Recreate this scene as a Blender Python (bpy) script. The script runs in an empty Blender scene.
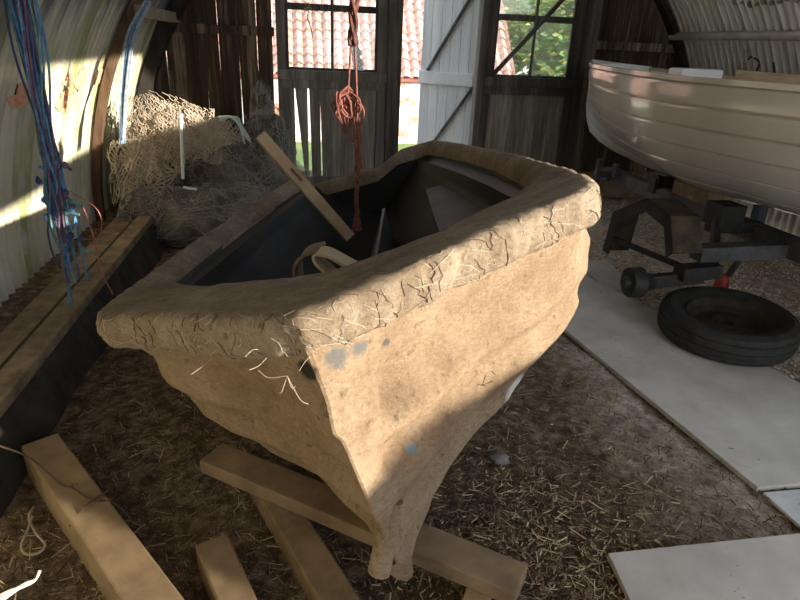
import bpy, bmesh, math, random
from mathutils import Vector, Matrix, noise
from mathutils.bvhtree import BVHTree

random.seed(7)
SC = bpy.context.scene
COL = SC.collection
R = math.radians

# ------------------------------------------------------------------ camera
cam_d = bpy.data.cameras.new('camera')
cam = bpy.data.objects.new('camera', cam_d)
COL.objects.link(cam)
cam_d.sensor_width = 36
cam_d.lens = 604 / 800 * 36
cam_d.clip_start = 0.02
cam.matrix_world = Matrix.Translation((0, 0, 1.28)) @ Matrix.Rotation(R(67), 4, 'X') @ Matrix.Rotation(R(2.5), 4, 'Z')
SC.camera = cam

# ------------------------------------------------------------------ world, sun, exposure
SC.view_settings.view_transform = 'Standard'
SC.view_settings.look = 'None'
SC.view_settings.gamma = 1
SC.view_settings.use_curve_mapping = False
SC.view_settings.exposure = 0.92
w = bpy.data.worlds.new('World')
SC.world = w
w.use_nodes = True
wn, wl = w.node_tree.nodes, w.node_tree.links
bg = wn['Background']
tc = wn.new('ShaderNodeTexCoord')
sep = wn.new('ShaderNodeSeparateXYZ')
rmp = wn.new('ShaderNodeValToRGB')
rmp.color_ramp.elements[0].position = 0.0
rmp.color_ramp.elements[0].color = (0.93, 0.94, 0.95, 1)
rmp.color_ramp.elements[1].position = 0.7
rmp.color_ramp.elements[1].color = (0.62, 0.74, 0.92, 1)
wl.new(tc.outputs['Generated'], sep.inputs[0])
wl.new(sep.outputs[2], rmp.inputs[0])
wl.new(rmp.outputs[0], bg.inputs[0])
bg.inputs[1].default_value = 1.75

SUN_EL = R(12)
to_sun = Vector((0.906 * math.cos(SUN_EL), -0.423 * math.cos(SUN_EL), math.sin(SUN_EL))).normalized()
sun_d = bpy.data.lights.new('sun', 'SUN')
sun_d.energy = 6.6
sun_d.color = (1.0, 0.88, 0.72)
sun_d.angle = R(0.6)
sun = bpy.data.objects.new('sun', sun_d)
sun.rotation_euler = to_sun.to_track_quat('Z', 'Y').to_euler()
sun.location = (6, -3, 4)
COL.objects.link(sun)

# ------------------------------------------------------------------ frames
PSI = R(10)
E1 = Vector((math.cos(PSI), math.sin(PSI), 0))
E2 = Vector((-math.sin(PSI), math.cos(PSI), 0))


def hut(a, b, z=0.0):
    return E1 * a + E2 * b + Vector((0, 0, z))


HC, HZ, HR = 1.18, 0.1, 2.53          # hut arc centre and radius
WALL = 5.45                            # end wall distance along the hut


def arc(th, b, r=HR):
    return hut(HC + r * math.cos(th), b, HZ + r * math.sin(th))


# ------------------------------------------------------------------ material helpers
def new_mat(name):
    m = bpy.data.materials.new(name)
    m.use_nodes = True
    return m, m.node_tree.nodes, m.node_tree.links, m.node_tree.nodes['Principled BSDF']


def ramp_node(n, stops):
    r = n.new('ShaderNodeValToRGB')
    el = r.color_ramp.elements
    while len(el) < len(stops):
        el.new(0.5)
    for e, (p, c) in zip(el, stops):
        e.position = p
        e.color = (c[0], c[1], c[2], 1)
    return r


def mixc(n, l, fac, a, b, mode='MIX'):
    x = n.new('ShaderNodeMix')
    x.data_type = 'RGBA'
    x.blend_type = mode
    for i, v in ((0, fac), (6, a), (7, b)):
        if hasattr(v, 'links') or hasattr(v, 'node'):
            l.new(v, x.inputs[i])
        elif i == 0:
            x.inputs[0].default_value = v
        else:
            x.inputs[i].default_value = (v[0], v[1], v[2], 1)
    return x.outputs[2]


def coords(n, l, scale=(1, 1, 1), rot=(0, 0, 0), src='Object'):
    t = n.new('ShaderNodeTexCoord')
    mp = n.new('ShaderNodeMapping')
    mp.inputs['Scale'].default_value = scale
    mp.inputs['Rotation'].default_value = rot
    l.new(t.outputs[src], mp.inputs[0])
    return mp.outputs[0]


def noise_tex(n, l, vec, scale, detail=5, rough=0.6):
    t = n.new('ShaderNodeTexNoise')
    t.inputs['Scale'].default_value = scale
    t.inputs['Detail'].default_value = detail
    t.inputs['Roughness'].default_value = rough
    l.new(vec, t.inputs['Vector'])
    return t.outputs[0]


def bump(n, l, p, h, strength=0.3, dist=0.01):
    b = n.new('ShaderNodeBump')
    b.inputs['Strength'].default_value = strength
    b.inputs['Distance'].default_value = dist
    l.new(h, b.inputs['Height'])
    l.new(b.outputs[0], p.inputs['Normal'])


def simple(name, c1, c2, scale=6, stretch=(1, 1, 1), rough=0.8, bs=0.3, bd=0.005, lo=0.35, hi=0.65, metallic=0.0,
           detail=6, rot=(0, 0, 0), spec=0.4, bscale=None):
    m, n, l, p = new_mat(name)
    v = coords(n, l, stretch, rot)
    t = noise_tex(n, l, v, scale, detail)
    r = ramp_node(n, [(lo, c1), (hi, c2)])
    l.new(t, r.inputs[0])
    l.new(r.outputs[0], p.inputs['Base Color'])
    p.inputs['Roughness'].default_value = rough
    p.inputs['Metallic'].default_value = metallic
    p.inputs['Specular IOR Level'].default_value = spec
    if bs > 0:
        h = t if bscale is None else noise_tex(n, l, v, bscale, 6)
        bump(n, l, p, h, bs, bd)
    return m


def spot(n, l, centre, radius, soft=0.3, wob=0.6, scale=12):
    """mask: 1 inside an irregular patch about a point in object space"""
    t = n.new('ShaderNodeTexCoord')
    d = n.new('ShaderNodeVectorMath')
    d.operation = 'DISTANCE'
    d.inputs[1].default_value = centre
    l.new(t.outputs['Object'], d.inputs[0])
    nz = noise_tex(n, l, t.outputs['Object'], scale, 4)
    ma = n.new('ShaderNodeMath')
    ma.operation = 'MULTIPLY_ADD'
    l.new(nz, ma.inputs[0])
    ma.inputs[1].default_value = wob * radius * 2
    l.new(d.outputs['Value'], ma.inputs[2])
    mr = n.new('ShaderNodeMapRange')
    l.new(ma.outputs[0], mr.inputs[0])
    mr.inputs[1].default_value = radius * (1 + wob) * (1 + soft / 2)
    mr.inputs[2].default_value = radius * (1 + wob) * (1 - soft / 2)
    mr.inputs[3].default_value = 0
    mr.inputs[4].default_value = 1
    return mr.outputs[0]


def boards_mat(name, dark, mid, light, scale=5.0, axis_stretch=(9, 9, 0.5), rough=0.9, bs=0.5):
    m, n, l, p = new_mat(name)
    v = coords(n, l, axis_stretch)
    t = noise_tex(n, l, v, scale, 7, 0.7)
    t2 = noise_tex(n, l, coords(n, l, (3.5, 3.5, 0.15)), 2.0, 3)
    ma = n.new('ShaderNodeMath')
    ma.operation = 'MULTIPLY_ADD'
    l.new(t2, ma.inputs[0])
    ma.inputs[1].default_value = 0.6
    mb = n.new('ShaderNodeMath')
    mb.operation = 'MULTIPLY'
    l.new(t, mb.inputs[0])
    mb.inputs[1].default_value = 0.5
    l.new(mb.outputs[0], ma.inputs[2])
    r = ramp_node(n, [(0.36, dark), (0.56, mid), (0.72, light)])
    l.new(ma.outputs[0], r.inputs[0])
    l.new(r.outputs[0], p.inputs['Base Color'])
    p.inputs['Roughness'].default_value = rough
    p.inputs['Specular IOR Level'].default_value = 0.2
    bump(n, l, p, t, bs, 0.006)
    return m


# ------------------------------------------------------------------ materials
M = {}
M['dark_boards'] = boards_mat('dark_boards', (0.022, 0.015, 0.011), (0.075, 0.052, 0.037), (0.34, 0.26, 0.19))
M['door_boards'] = boards_mat('door_boards', (0.06, 0.05, 0.04), (0.22, 0.195, 0.165), (0.46, 0.42, 0.375))
M['frame_dark'] = boards_mat('frame_dark', (0.03, 0.027, 0.023), (0.075, 0.068, 0.06), (0.19, 0.175, 0.155))
M['frame_grey'] = boards_mat('frame_grey', (0.07, 0.063, 0.055), (0.17, 0.155, 0.14), (0.34, 0.32, 0.29))
M['pale_door'] = boards_mat('pale_door', (0.40, 0.42, 0.41), (0.56, 0.58, 0.57), (0.68, 0.69, 0.67), rough=0.8, bs=0.2)
M['pale_trim'] = simple('pale_trim', (0.55, 0.56, 0.54), (0.68, 0.69, 0.66), 10, bs=0.1)
M['timber'] = simple('timber', (0.14, 0.097, 0.055), (0.30, 0.212, 0.125), 7, (1.2, 1.2, 1.2), 0.75, 0.25, 0.003, 0.3, 0.7)
M['timber_pale'] = simple('timber_pale', (0.34, 0.23, 0.13), (0.50, 0.36, 0.22), 6, (1, 1, 1), 0.75, 0.2, 0.003)
M['plank_old'] = simple('plank_old', (0.13, 0.095, 0.06), (0.30, 0.225, 0.14), 6, (2, 2, 2), 0.9, 0.4, 0.004)
M['kerb_face'] = simple('kerb_face', (0.02, 0.017, 0.014), (0.055, 0.046, 0.036), 8, rough=0.95, bs=0.6, bd=0.01)
M['rib_wood'] = simple('rib_wood', (0.07, 0.04, 0.022), (0.16, 0.10, 0.055), 9, (2, 2, 0.5), 0.8, 0.3)
M['rib_black'] = simple('rib_black', (0.012, 0.01, 0.009), (0.03, 0.025, 0.02), 9, (2, 2, 0.5), 0.8, 0.3)
M['purlin'] = simple('purlin', (0.22, 0.17, 0.12), (0.36, 0.29, 0.21), 8, rough=0.85)
M['galv_rail'] = simple('galv_rail', (0.30, 0.28, 0.25), (0.50, 0.48, 0.44), 8, rough=0.6)
M['sheet_roof'] = simple('sheet_roof', (0.20, 0.20, 0.18), (0.38, 0.38, 0.35), 3, rough=0.7, bs=0.1)
M['black_metal'] = simple('black_metal', (0.012, 0.012, 0.013), (0.035, 0.033, 0.03), 14, rough=0.6, bs=0.25, bd=0.002)
M['black_brown'] = simple('black_brown', (0.025, 0.018, 0.012), (0.075, 0.052, 0.03), 12, rough=0.75, bs=0.3, bd=0.002)
M['trailer_steel'] = simple('trailer_steel', (0.045, 0.046, 0.05), (0.105, 0.105, 0.11), 10, rough=0.6, bs=0.2, bd=0.002)
M['red_metal'] = simple('red_metal', (0.22, 0.02, 0.018), (0.38, 0.045, 0.03), 20, rough=0.6)
M['rubber'] = simple('rubber', (0.012, 0.012, 0.012), (0.03, 0.029, 0.027), 20, rough=0.75, bs=0.2, bd=0.002)
M['rubber_grey'] = simple('rubber_grey', (0.03, 0.033, 0.038), (0.07, 0.075, 0.08), 20, rough=0.8, bs=0.2, bd=0.002)
M['rusty'] = simple('rusty', (0.018, 0.014, 0.011), (0.05, 0.038, 0.028), 22, rough=0.8, bs=0.3, bd=0.002)
M['gel_white'] = simple('gel_white', (0.62, 0.615, 0.58), (0.69, 0.685, 0.65), 3, rough=0.12, bs=0.0, spec=0.5)
M['gel_bright'] = simple('gel_bright', (0.74, 0.73, 0.70), (0.80, 0.79, 0.76), 3, rough=0.35, bs=0.0)
M['gunwale_wood'] = simple('gunwale_wood', (0.40, 0.27, 0.15), (0.55, 0.40, 0.24), 12, (1, 1, 4), rough=0.5, bs=0.1)
M['blue_tub'] = simple('blue_tub', (0.05, 0.085, 0.14), (0.09, 0.13, 0.19), 6, rough=0.5, bs=0)
M['plywood'] = simple('plywood', (0.40, 0.38, 0.34), (0.58, 0.555, 0.50), 5, (1, 1, 1), 0.9, 0.35, 0.004, 0.3, 0.7, detail=9)
M['plywood_grey'] = simple('plywood_grey', (0.27, 0.255, 0.225), (0.40, 0.38, 0.34), 5, (1, 1, 1), 0.9, 0.35, 0.004, 0.3, 0.7, detail=9)
M['board_pale'] = simple('board_pale', (0.46, 0.46, 0.45), (0.58, 0.58, 0.57), 8, rough=0.8)
M['red_rope'] = simple('red_rope', (0.15, 0.048, 0.036), (0.29, 0.115, 0.09), 60, rough=0.9, bs=0.3, bd=0.002)
M['dark_rope'] = simple('dark_rope', (0.06, 0.028, 0.024), (0.20, 0.075, 0.055), 40, rough=0.9)
M['pale_net'] = simple('pale_net', (0.42, 0.35, 0.26), (0.56, 0.485, 0.38), 20, rough=0.85, bs=0)
M['grey_net'] = simple('grey_net', (0.26, 0.24, 0.215), (0.46, 0.43, 0.385), 6, rough=0.85, bs=0)
M['grey_mass'] = simple('grey_mass', (0.10, 0.09, 0.078), (0.27, 0.245, 0.215), 7, rough=1, bs=1.0, bd=0.03, detail=9, spec=0.1)
M['white_plastic'] = simple('white_plastic', (0.72, 0.76, 0.76), (0.82, 0.86, 0.86), 9, rough=0.5, bs=0)
M['cyan_cord'] = simple('cyan_cord', (0.52, 0.66, 0.64), (0.66, 0.78, 0.76), 9, rough=0.7, bs=0)
M['horn_wood'] = simple('horn_wood', (0.50, 0.38, 0.24), (0.64, 0.51, 0.35), 10, rough=0.6, bs=0.1)
M['twig'] = simple('twig', (0.05, 0.03, 0.018), (0.11, 0.07, 0.04), 30, rough=0.9)
M['string'] = simple('string', (0.30, 0.24, 0.17), (0.42, 0.35, 0.25), 30, rough=0.9, bs=0)
M['yellow_cord'] = simple('yellow_cord', (0.40, 0.30, 0.14), (0.55, 0.44, 0.22), 30, rough=0.7, bs=0)
M['orange_paint'] = simple('orange_paint', (0.66, 0.27, 0.15), (0.70, 0.46, 0.33), 40, rough=0.9, bs=0)
M['dark_red_paint'] = simple('dark_red_paint', (0.13, 0.045, 0.04), (0.22, 0.09, 0.08), 40, rough=0.9, bs=0)
M['black_paint'] = simple('black_paint', (0.12, 0.125, 0.10), (0.28, 0.285, 0.24), 60, rough=0.9, bs=0)
M['tile'] = simple('tile', (0.52, 0.28, 0.19), (0.72, 0.50, 0.41), 4, rough=0.85, bs=0.3, bd=0.01, lo=0.3, hi=0.7)
M['gutter_red'] = simple('gutter_red', (0.30, 0.09, 0.08), (0.40, 0.14, 0.12), 8, rough=0.7)
M['grass'] = simple('grass', (0.10, 0.16, 0.035), (0.24, 0.30, 0.09), 30, rough=1, bs=0.6, bd=0.02)
M['leaf_a'] = simple('leaf_a', (0.07, 0.16, 0.045), (0.22, 0.32, 0.10), 4, rough=0.9, bs=0, spec=0.1)
M['leaf_b'] = simple('leaf_b', (0.30, 0.34, 0.08), (0.46, 0.44, 0.15), 4, rough=0.9, bs=0, spec=0.1)
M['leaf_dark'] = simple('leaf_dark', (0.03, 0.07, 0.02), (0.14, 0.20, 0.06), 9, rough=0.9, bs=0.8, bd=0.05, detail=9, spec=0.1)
M['bark'] = simple('bark', (0.06, 0.045, 0.03), (0.14, 0.11, 0.08), 12, rough=0.9)
M['chimney'] = simple('chimney', (0.75, 0.75, 0.74), (0.85, 0.85, 0.84), 8, rough=0.9, bs=0)


def m_glass():
    m, n, l, p = new_mat('window_glass')
    out = n['Material Output']
    tr = n.new('ShaderNodeBsdfTransparent')
    gl = n.new('ShaderNodeBsdfGlossy')
    gl.inputs['Roughness'].default_value = 0.05
    df = n.new('ShaderNodeBsdfDiffuse')  # diffuse haze mixed in to imitate the overexposed view outside
    df.inputs['Color'].default_value = (0.8, 0.82, 0.8, 1)
    a = n.new('ShaderNodeMixShader')
    a.inputs[0].default_value = 0.06
    b = n.new('ShaderNodeMixShader')
    v = coords(n, l)
    r = ramp_node(n, [(0.4, (0.10, 0.10, 0.10)), (0.8, (0.24, 0.24, 0.24))])
    l.new(noise_tex(n, l, v, 6, 6), r.inputs[0])
    l.new(r.outputs[0], b.inputs[0])
    l.new(tr.outputs[0], a.inputs[1])
    l.new(gl.outputs[0], a.inputs[2])
    l.new(a.outputs[0], b.inputs[1])
    l.new(df.outputs[0], b.inputs[2])
    l.new(b.outputs[0], out.inputs['Surface'])
    return m


M['glass'] = m_glass()


def m_foil():
    m, n, l, p = new_mat('crumpled_film')
    out = n['Material Output']
    tl = n.new('ShaderNodeBsdfTranslucent')
    tl.inputs['Color'].default_value = (0.80, 0.88, 0.90, 1)
    p.inputs['Base Color'].default_value = (0.78, 0.84, 0.86, 1)
    p.inputs['Roughness'].default_value = 0.15
    bump(n, l, p, noise_tex(n, l, coords(n, l), 60, 3), 0.8, 0.01)
    a = n.new('ShaderNodeMixShader')
    a.inputs[0].default_value = 0.5
    l.new(p.outputs[0], a.inputs[1])
    l.new(tl.outputs[0], a.inputs[2])
    l.new(a.outputs[0], out.inputs['Surface'])
    return m


M['film'] = m_foil()


def m_sheet_left():
    m, n, l, p = new_mat('painted_corrugated_left')
    # hut-aligned coordinates: x across, y along the hut, z up
    v = coords(n, l, (1, 1, 1), (0, 0, -PSI))
    vs = n.new('ShaderNodeMapping')
    vs.inputs['Scale'].default_value = (0.8, 7.0, 0.8)
    l.new(v, vs.inputs[0])
    streak = noise_tex(n, l, vs.outputs[0], 1.5, 5, 0.6)
    blot = noise_tex(n, l, v, 2.2, 5, 0.6)
    base = ramp_node(n, [(0.3, (0.48, 0.435, 0.335)), (0.6, (0.66, 0.625, 0.50))])
    l.new(streak, base.inputs[0])
    gm = ramp_node(n, [(0.46, (0, 0, 0)), (0.64, (0.9, 0.9, 0.9))])
    vg = n.new('ShaderNodeMapping')
    vg.inputs['Scale'].default_value = (0.7, 3.5, 0.7)
    vg.inputs['Location'].default_value = (3, 5, 1)
    l.new(v, vg.inputs[0])
    l.new(noise_tex(n, l, vg.outputs[0], 1.7, 5, 0.6), gm.inputs[0])
    c = mixc(n, l, gm.outputs[0], base.outputs[0], (0.27, 0.30, 0.11))
    # grey peeled patches
    pm = ramp_node(n, [(0.60, (0, 0, 0)), (0.68, (0.85, 0.85, 0.85))])
    vp = n.new('ShaderNodeMapping')
    vp.inputs['Scale'].default_value = (1.5, 5, 1.5)
    vp.inputs['Location'].default_value = (9, 2, 4)
    l.new(v, vp.inputs[0])
    l.new(noise_tex(n, l, vp.outputs[0], 2.0, 4), pm.inputs[0])
    c = mixc(n, l, pm.outputs[0], c, (0.50, 0.48, 0.43))
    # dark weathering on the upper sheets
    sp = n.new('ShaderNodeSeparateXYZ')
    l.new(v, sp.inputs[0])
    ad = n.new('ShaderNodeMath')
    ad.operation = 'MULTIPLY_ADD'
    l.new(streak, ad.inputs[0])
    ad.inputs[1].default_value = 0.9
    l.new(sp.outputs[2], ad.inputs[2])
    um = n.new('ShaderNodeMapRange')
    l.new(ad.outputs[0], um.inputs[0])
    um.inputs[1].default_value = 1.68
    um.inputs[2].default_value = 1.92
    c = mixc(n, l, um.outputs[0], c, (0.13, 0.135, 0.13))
    l.new(c, p.inputs['Base Color'])
    p.inputs['Roughness'].default_value = 0.8
    bump(n, l, p, blot, 0.2, 0.01)
    return m


M['sheet_left'] = m_sheet_left()


def m_sheet_right():
    m, n, l, p = new_mat('galvanised_corrugated_right')
    v = coords(n, l, (1, 1, 1), (0, 0, -PSI))
    vs = n.new('ShaderNodeMapping')
    vs.inputs['Scale'].default_value = (1.0, 8.0, 1.0)
    l.new(v, vs.inputs[0])
    streak = noise_tex(n, l, vs.outputs[0], 1.5, 6, 0.65)
    base = ramp_node(n, [(0.3, (0.42, 0.40, 0.35)), (0.5, (0.62, 0.60, 0.54)), (0.7, (0.76, 0.75, 0.70))])
    l.new(streak, base.inputs[0])
    gm = ramp_node(n, [(0.60, (0, 0, 0)), (0.75, (0.7, 0.7, 0.7))])
    l.new(noise_tex(n, l, v, 2.6, 5), gm.inputs[0])
    c = mixc(n, l, gm.outputs[0], base.outputs[0], (0.30, 0.29, 0.17))
    l.new(c, p.inputs['Base Color'])
    p.inputs['Roughness'].default_value = 0.6
    return m


M['sheet_right'] = m_sheet_right()


def m_floor():
    m, n, l, p = new_mat('earth_floor')
    v = coords(n, l)
    t = noise_tex(n, l, v, 22, 9, 0.7)
    t2 = noise_tex(n, l, v, 2.2, 4)
    a = ramp_node(n, [(0.34, (0.05, 0.036, 0.023)), (0.5, (0.15, 0.108, 0.07)), (0.66, (0.31, 0.235, 0.16))])
    l.new(t, a.inputs[0])
    b = ramp_node(n, [(0.30, (0.36, 0.29, 0.22)), (0.5, (0.60, 0.51, 0.41)), (0.68, (0.80, 0.72, 0.61))])
    l.new(t, b.inputs[0])
    sp = n.new('ShaderNodeSeparateXYZ')
    l.new(coords(n, l, (1, 1, 1), (0, 0, -PSI)), sp.inputs[0])
    # chippings to the right of the boards, muck to the left
    ma = n.new('ShaderNodeMath')
    ma.operation = 'MULTIPLY_ADD'
    l.new(t2, ma.inputs[0])
    ma.inputs[1].default_value = 0.7
    l.new(sp.outputs[0], ma.inputs[2])
    mr = n.new('ShaderNodeMapRange')
    l.new(ma.outputs[0], mr.inputs[0])
    mr.inputs[1].default_value = 1.35
    mr.inputs[2].default_value = 1.9
    c = mixc(n, l, mr.outputs[0], a.outputs[0], b.outputs[0])
    l.new(c, p.inputs['Base Color'])
    p.inputs['Roughness'].default_value = 1
    p.inputs['Specular IOR Level'].default_value = 0.1
    bump(n, l, p, t, 0.9, 0.02)
    return m


M['floor'] = m_floor()


def m_litter():
    m, n, l, p = new_mat('litter')
    at = n.new('ShaderNodeAttribute')
    at.attribute_name = 'Col'
    l.new(at.outputs[0], p.inputs['Base Color'])
    p.inputs['Roughness'].default_value = 0.85
    p.inputs['Specular IOR Level'].default_value = 0.2
    return m


M['litter'] = m_litter()


def m_shed():
    m, n, l, p = new_mat('flaking_whitewash')
    v = coords(n, l)
    t = noise_tex(n, l, v, 5, 6, 0.65)
    r = ramp_node(n, [(0.40, (0.55, 0.25, 0.17)), (0.46, (0.70, 0.60, 0.56)), (0.52, (0.66, 0.71, 0.75)), (0.8, (0.76, 0.80, 0.83))])
    l.new(t, r.inputs[0])
    l.new(r.outputs[0], p.inputs['Base Color'])
    p.inputs['Roughness'].default_value = 0.95
    return m


M['shed_wall'] = m_shed()


def m_mould(name, dark=False, patches=()):
    """hairy dusty glass-fibre outside of the mould"""
    m, n, l, p = new_mat(name)
    v = coords(n, l)
    t = noise_tex(n, l, v, 9, 7, 0.65)
    t2 = noise_tex(n, l, v, 2.6, 4)
    if dark:
        r = ramp_node(n, [(0.32, (0.125, 0.09, 0.06)), (0.5, (0.27, 0.21, 0.147)), (0.68, (0.42, 0.35, 0.265))])
    else:
        r = ramp_node(n, [(0.30, (0.19, 0.128, 0.078)), (0.5, (0.32, 0.232, 0.15)), (0.70, (0.42, 0.325, 0.23))])
    mx = n.new('ShaderNodeMath')
    mx.operation = 'MULTIPLY_ADD'
    l.new(t2, mx.inputs[0])
    mx.inputs[1].default_value = 0.5
    mm = n.new('ShaderNodeMath')
    mm.operation = 'MULTIPLY'
    l.new(t, mm.inputs[0])
    mm.inputs[1].default_value = 0.5
    l.new(mm.outputs[0], mx.inputs[2])
    l.new(mx.outputs[0], r.inputs[0])
    c = r.outputs[0]
    fine = ramp_node(n, [(0.35, (0.62, 0.60, 0.57)), (0.65, (1.2, 1.2, 1.2))])
    l.new(noise_tex(n, l, coords(n, l, (1, 1, 2.2)), 60, 8, 0.8), fine.inputs[0])
    c = mixc(n, l, 0.8, c, fine.outputs[0], 'MULTIPLY')
    # fine dark flecks
    f = ramp_node(n, [(0.60, (0, 0, 0)), (0.70, (0.8, 0.8, 0.8))])
    l.new(noise_tex(n, l, v, 34, 5), f.inputs[0])
    c = mixc(n, l, f.outputs[0], c, (0.13, 0.09, 0.055))
    for (ctr, rad, col, wob) in patches:
        c = mixc(n, l, spot(n, l, ctr, rad, 0.35, wob, 2.2 / rad * 0.5), c, col)
    l.new(c, p.inputs['Base Color'])
    p.inputs['Roughness'].default_value = 0.8
    p.inputs['Specular IOR Level'].default_value = 0.25
    bump(n, l, p, noise_tex(n, l, v, 45, 8, 0.78), 0.9, 0.010)
    return m


def m_gel_black():
    m, n, l, p = new_mat('dusty_black_gelcoat')
    v = coords(n, l)
    r = ramp_node(n, [(0.35, (0.006, 0.006, 0.007)), (0.7, (0.016, 0.016, 0.017))])
    l.new(noise_tex(n, l, v, 5, 6), r.inputs[0])
    l.new(r.outputs[0], p.inputs['Base Color'])
    p.inputs['Roughness'].default_value = 0.5
    p.inputs['Specular IOR Level'].default_value = 0.4
    return m


M['gel_black'] = m_gel_black()


# ------------------------------------------------------------------ mesh helpers
class MB:
    def __init__(self):
        self.v, self.f, self.c = [], [], []
        self.bev = 0

    def add(self, vs, fs):
        o = len(self.v)
        self.v += [Vector(x) for x in vs]
        self.f += [tuple(i + o for i in f) for f in fs]
        return self

    def box(self, c, s, rot=None):
        """box of full size s about c; rot a 3x3 matrix"""
        c = Vector(c)
        rot = rot or Matrix.Identity(3)
        vs = [c + rot @ Vector((x * s[0] / 2, y * s[1] / 2, z * s[2] / 2)) for x in (-1, 1) for y in (-1, 1) for z in (-1, 1)]
        return self.add(vs, [(0, 1, 3, 2), (4, 6, 7, 5), (0, 4, 5, 1), (2, 3, 7, 6), (0, 2, 6, 4), (1, 5, 7, 3)])

    def hbox(self, a0, a1, b0, b1, z0, z1):
        """box in hut coordinates"""
        return self.box(hut((a0 + a1) / 2, (b0 + b1) / 2, (z0 + z1) / 2), (abs(a1 - a0), abs(b1 - b0), abs(z1 - z0)), ROTH)

    def beam(self, p, q, wd, ht, up=(0, 0, 1), roll=0):
        """square-section bar from p to q"""
        p, q = Vector(p), Vector(q)
        d = (q - p).normalized()
        s = d.cross(Vector(up)).normalized()
        u = s.cross(d).normalized()
        if roll:
            r = Matrix.Rotation(roll, 3, d)
            s, u = r @ s, r @ u
        rot = Matrix((s, d, u)).transposed()
        return self.box((p + q) / 2, (wd, (q - p).length, ht), rot)

    def tube(self, path, r, n=8, cap=True, rfun=None):
        path = [Vector(p) for p in path]
        m = len(path)
        t0 = (path[1] - path[0]).normalized()
        ref = Vector((0, 0, 1)) if abs(t0.z) < 0.9 else Vector((1, 0, 0))
        nx = t0.cross(ref).normalized()
        vs, fs = [], []
        for i, p in enumerate(path):
            t = (path[min(i + 1, m - 1)] - path[max(i - 1, 0)])
            if t.length < 1e-9:
                t = t0
            t = t.normalized()
            nx = nx - t * nx.dot(t)
            if nx.length < 1e-6:
                nx = t.cross(Vector((0.3, 0.7, 0.2)))
            nx.normalize()
            ny = t.cross(nx)
            rr = r if rfun is None else r * rfun(i / (m - 1))
            for k in range(n):
                a = 2 * math.pi * k / n
                vs.append(p + (nx * math.cos(a) + ny * math.sin(a)) * rr)
        for i in range(m - 1):
            for k in range(n):
                k2 = (k + 1) % n
                fs.append((i * n + k, i * n + k2, (i + 1) * n + k2, (i + 1) * n + k))
        if cap:
            fs.append(tuple(range(n - 1, -1, -1)))
            fs.append(tuple((m - 1) * n + k for k in range(n)))
        return self.add(vs, fs)

    def strip(self, path, normals, w, t):
        """flat bent strip: cross-section w along normals' perpendicular, t thick"""
        path = [Vector(p) for p in path]
        m = len(path)
        vs, fs = [], []
        for i, p in enumerate(path):
            tg = (path[min(i + 1, m - 1)] - path[max(i - 1, 0)]).normalized()
            nn = Vector(normals[i] if isinstance(normals, list) else normals)
            b = nn - tg * nn.dot(tg)
            b.normalize()
            c = tg.cross(b)
            for (x, y) in ((-1, -1), (1, -1), (1, 1), (-1, 1)):
                vs.append(p + b * (x * w / 2) + c * (y * t / 2))
        for i in range(m - 1):
            for k in range(4):
                k2 = (k + 1) % 4
                fs.append((i * 4 + k, i * 4 + k2, (i + 1) * 4 + k2, (i + 1) * 4 + k))
        fs.append((3, 2, 1, 0))
        fs.append(tuple((m - 1) * 4 + k for k in range(4)))
        return self.add(vs, fs)

    def grid(self, rows, close=False):
        """rows: list of equal-length point lists"""
        n = len(rows[0])
        vs = [p for r in rows for p in r]
        fs = []
        for i in range(len(rows) - 1):
            for k in range(n if close else n - 1):
                k2 = (k + 1) % n
                fs.append((i * n + k, i * n + k2, (i + 1) * n + k2, (i + 1) * n + k))
        return self.add(vs, fs)

    def lathe(self, c, axis, prof, n=32):
        """prof: (radius, distance along axis)"""
        c, a = Vector(c), Vector(axis).normalized()
        x = a.cross(Vector((0, 0, 1)) if abs(a.z) < 0.9 else Vector((1, 0, 0))).normalized()
        y = a.cross(x)
        rows = [[c + a * h + (x * math.cos(2 * math.pi * k / n) + y * math.sin(2 * math.pi * k / n)) * r for k in range(n)] for r, h in prof]
        return self.grid(rows, True)

    def build(self, name, mat, parent=None, smooth=False, bevel=0.0, angle=40):
        off = parent.matrix_world.translation.copy() if parent is not None else Vector()
        base = WORLD_LOC.get(parent.name, Vector()) if parent is not None else Vector()
        me = bpy.data.meshes.new(name)
        me.from_pydata([tuple(p - base) for p in self.v], [], self.f)
        me.validate()
        bm = bmesh.new()
        bm.from_mesh(me)
        bmesh.ops.recalc_face_normals(bm, faces=bm.faces)
        if bevel > 0:
            bmesh.ops.bevel(bm, geom=[e for e in bm.edges if e.calc_length() > bevel * 2.2], offset=bevel, segments=2, affect='EDGES', profile=0.6)
        for f in bm.faces:
            f.smooth = smooth
        bm.to_mesh(me)
        bm.free()
        if smooth:
            try:
                me.set_sharp_from_angle(angle=R(angle))
            except Exception:
                pass
        if mat is not None:
            me.materials.append(mat)
        o = bpy.data.objects.new(name, me)
        COL.objects.link(o)
        if parent is not None:
            o.parent = parent
        WORLD_LOC[o.name] = base
        return o


ROTH = Matrix((E1, E2, Vector((0, 0, 1)))).transposed()
WORLD_LOC = {}


def tag(o, label=None, cat=None, group=None, kind=None):
    for k, v in (('label', label), ('category', cat), ('group', group), ('kind', kind)):
        if v:
            o[k] = v
    return o


def thing(name, loc, label, cat, group=None, kind=None):
    o = bpy.data.objects.new(name, None)
    o.empty_display_size = 0.1
    COL.objects.link(o)
    o.location = loc
    WORLD_LOC[o.name] = Vector(loc)
    return tag(o, label, cat, group, kind)


def struct(o):
    o['kind'] = 'structure'
    return o


def lerp(a, b, t):
    return a + (b - a) * t


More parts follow.
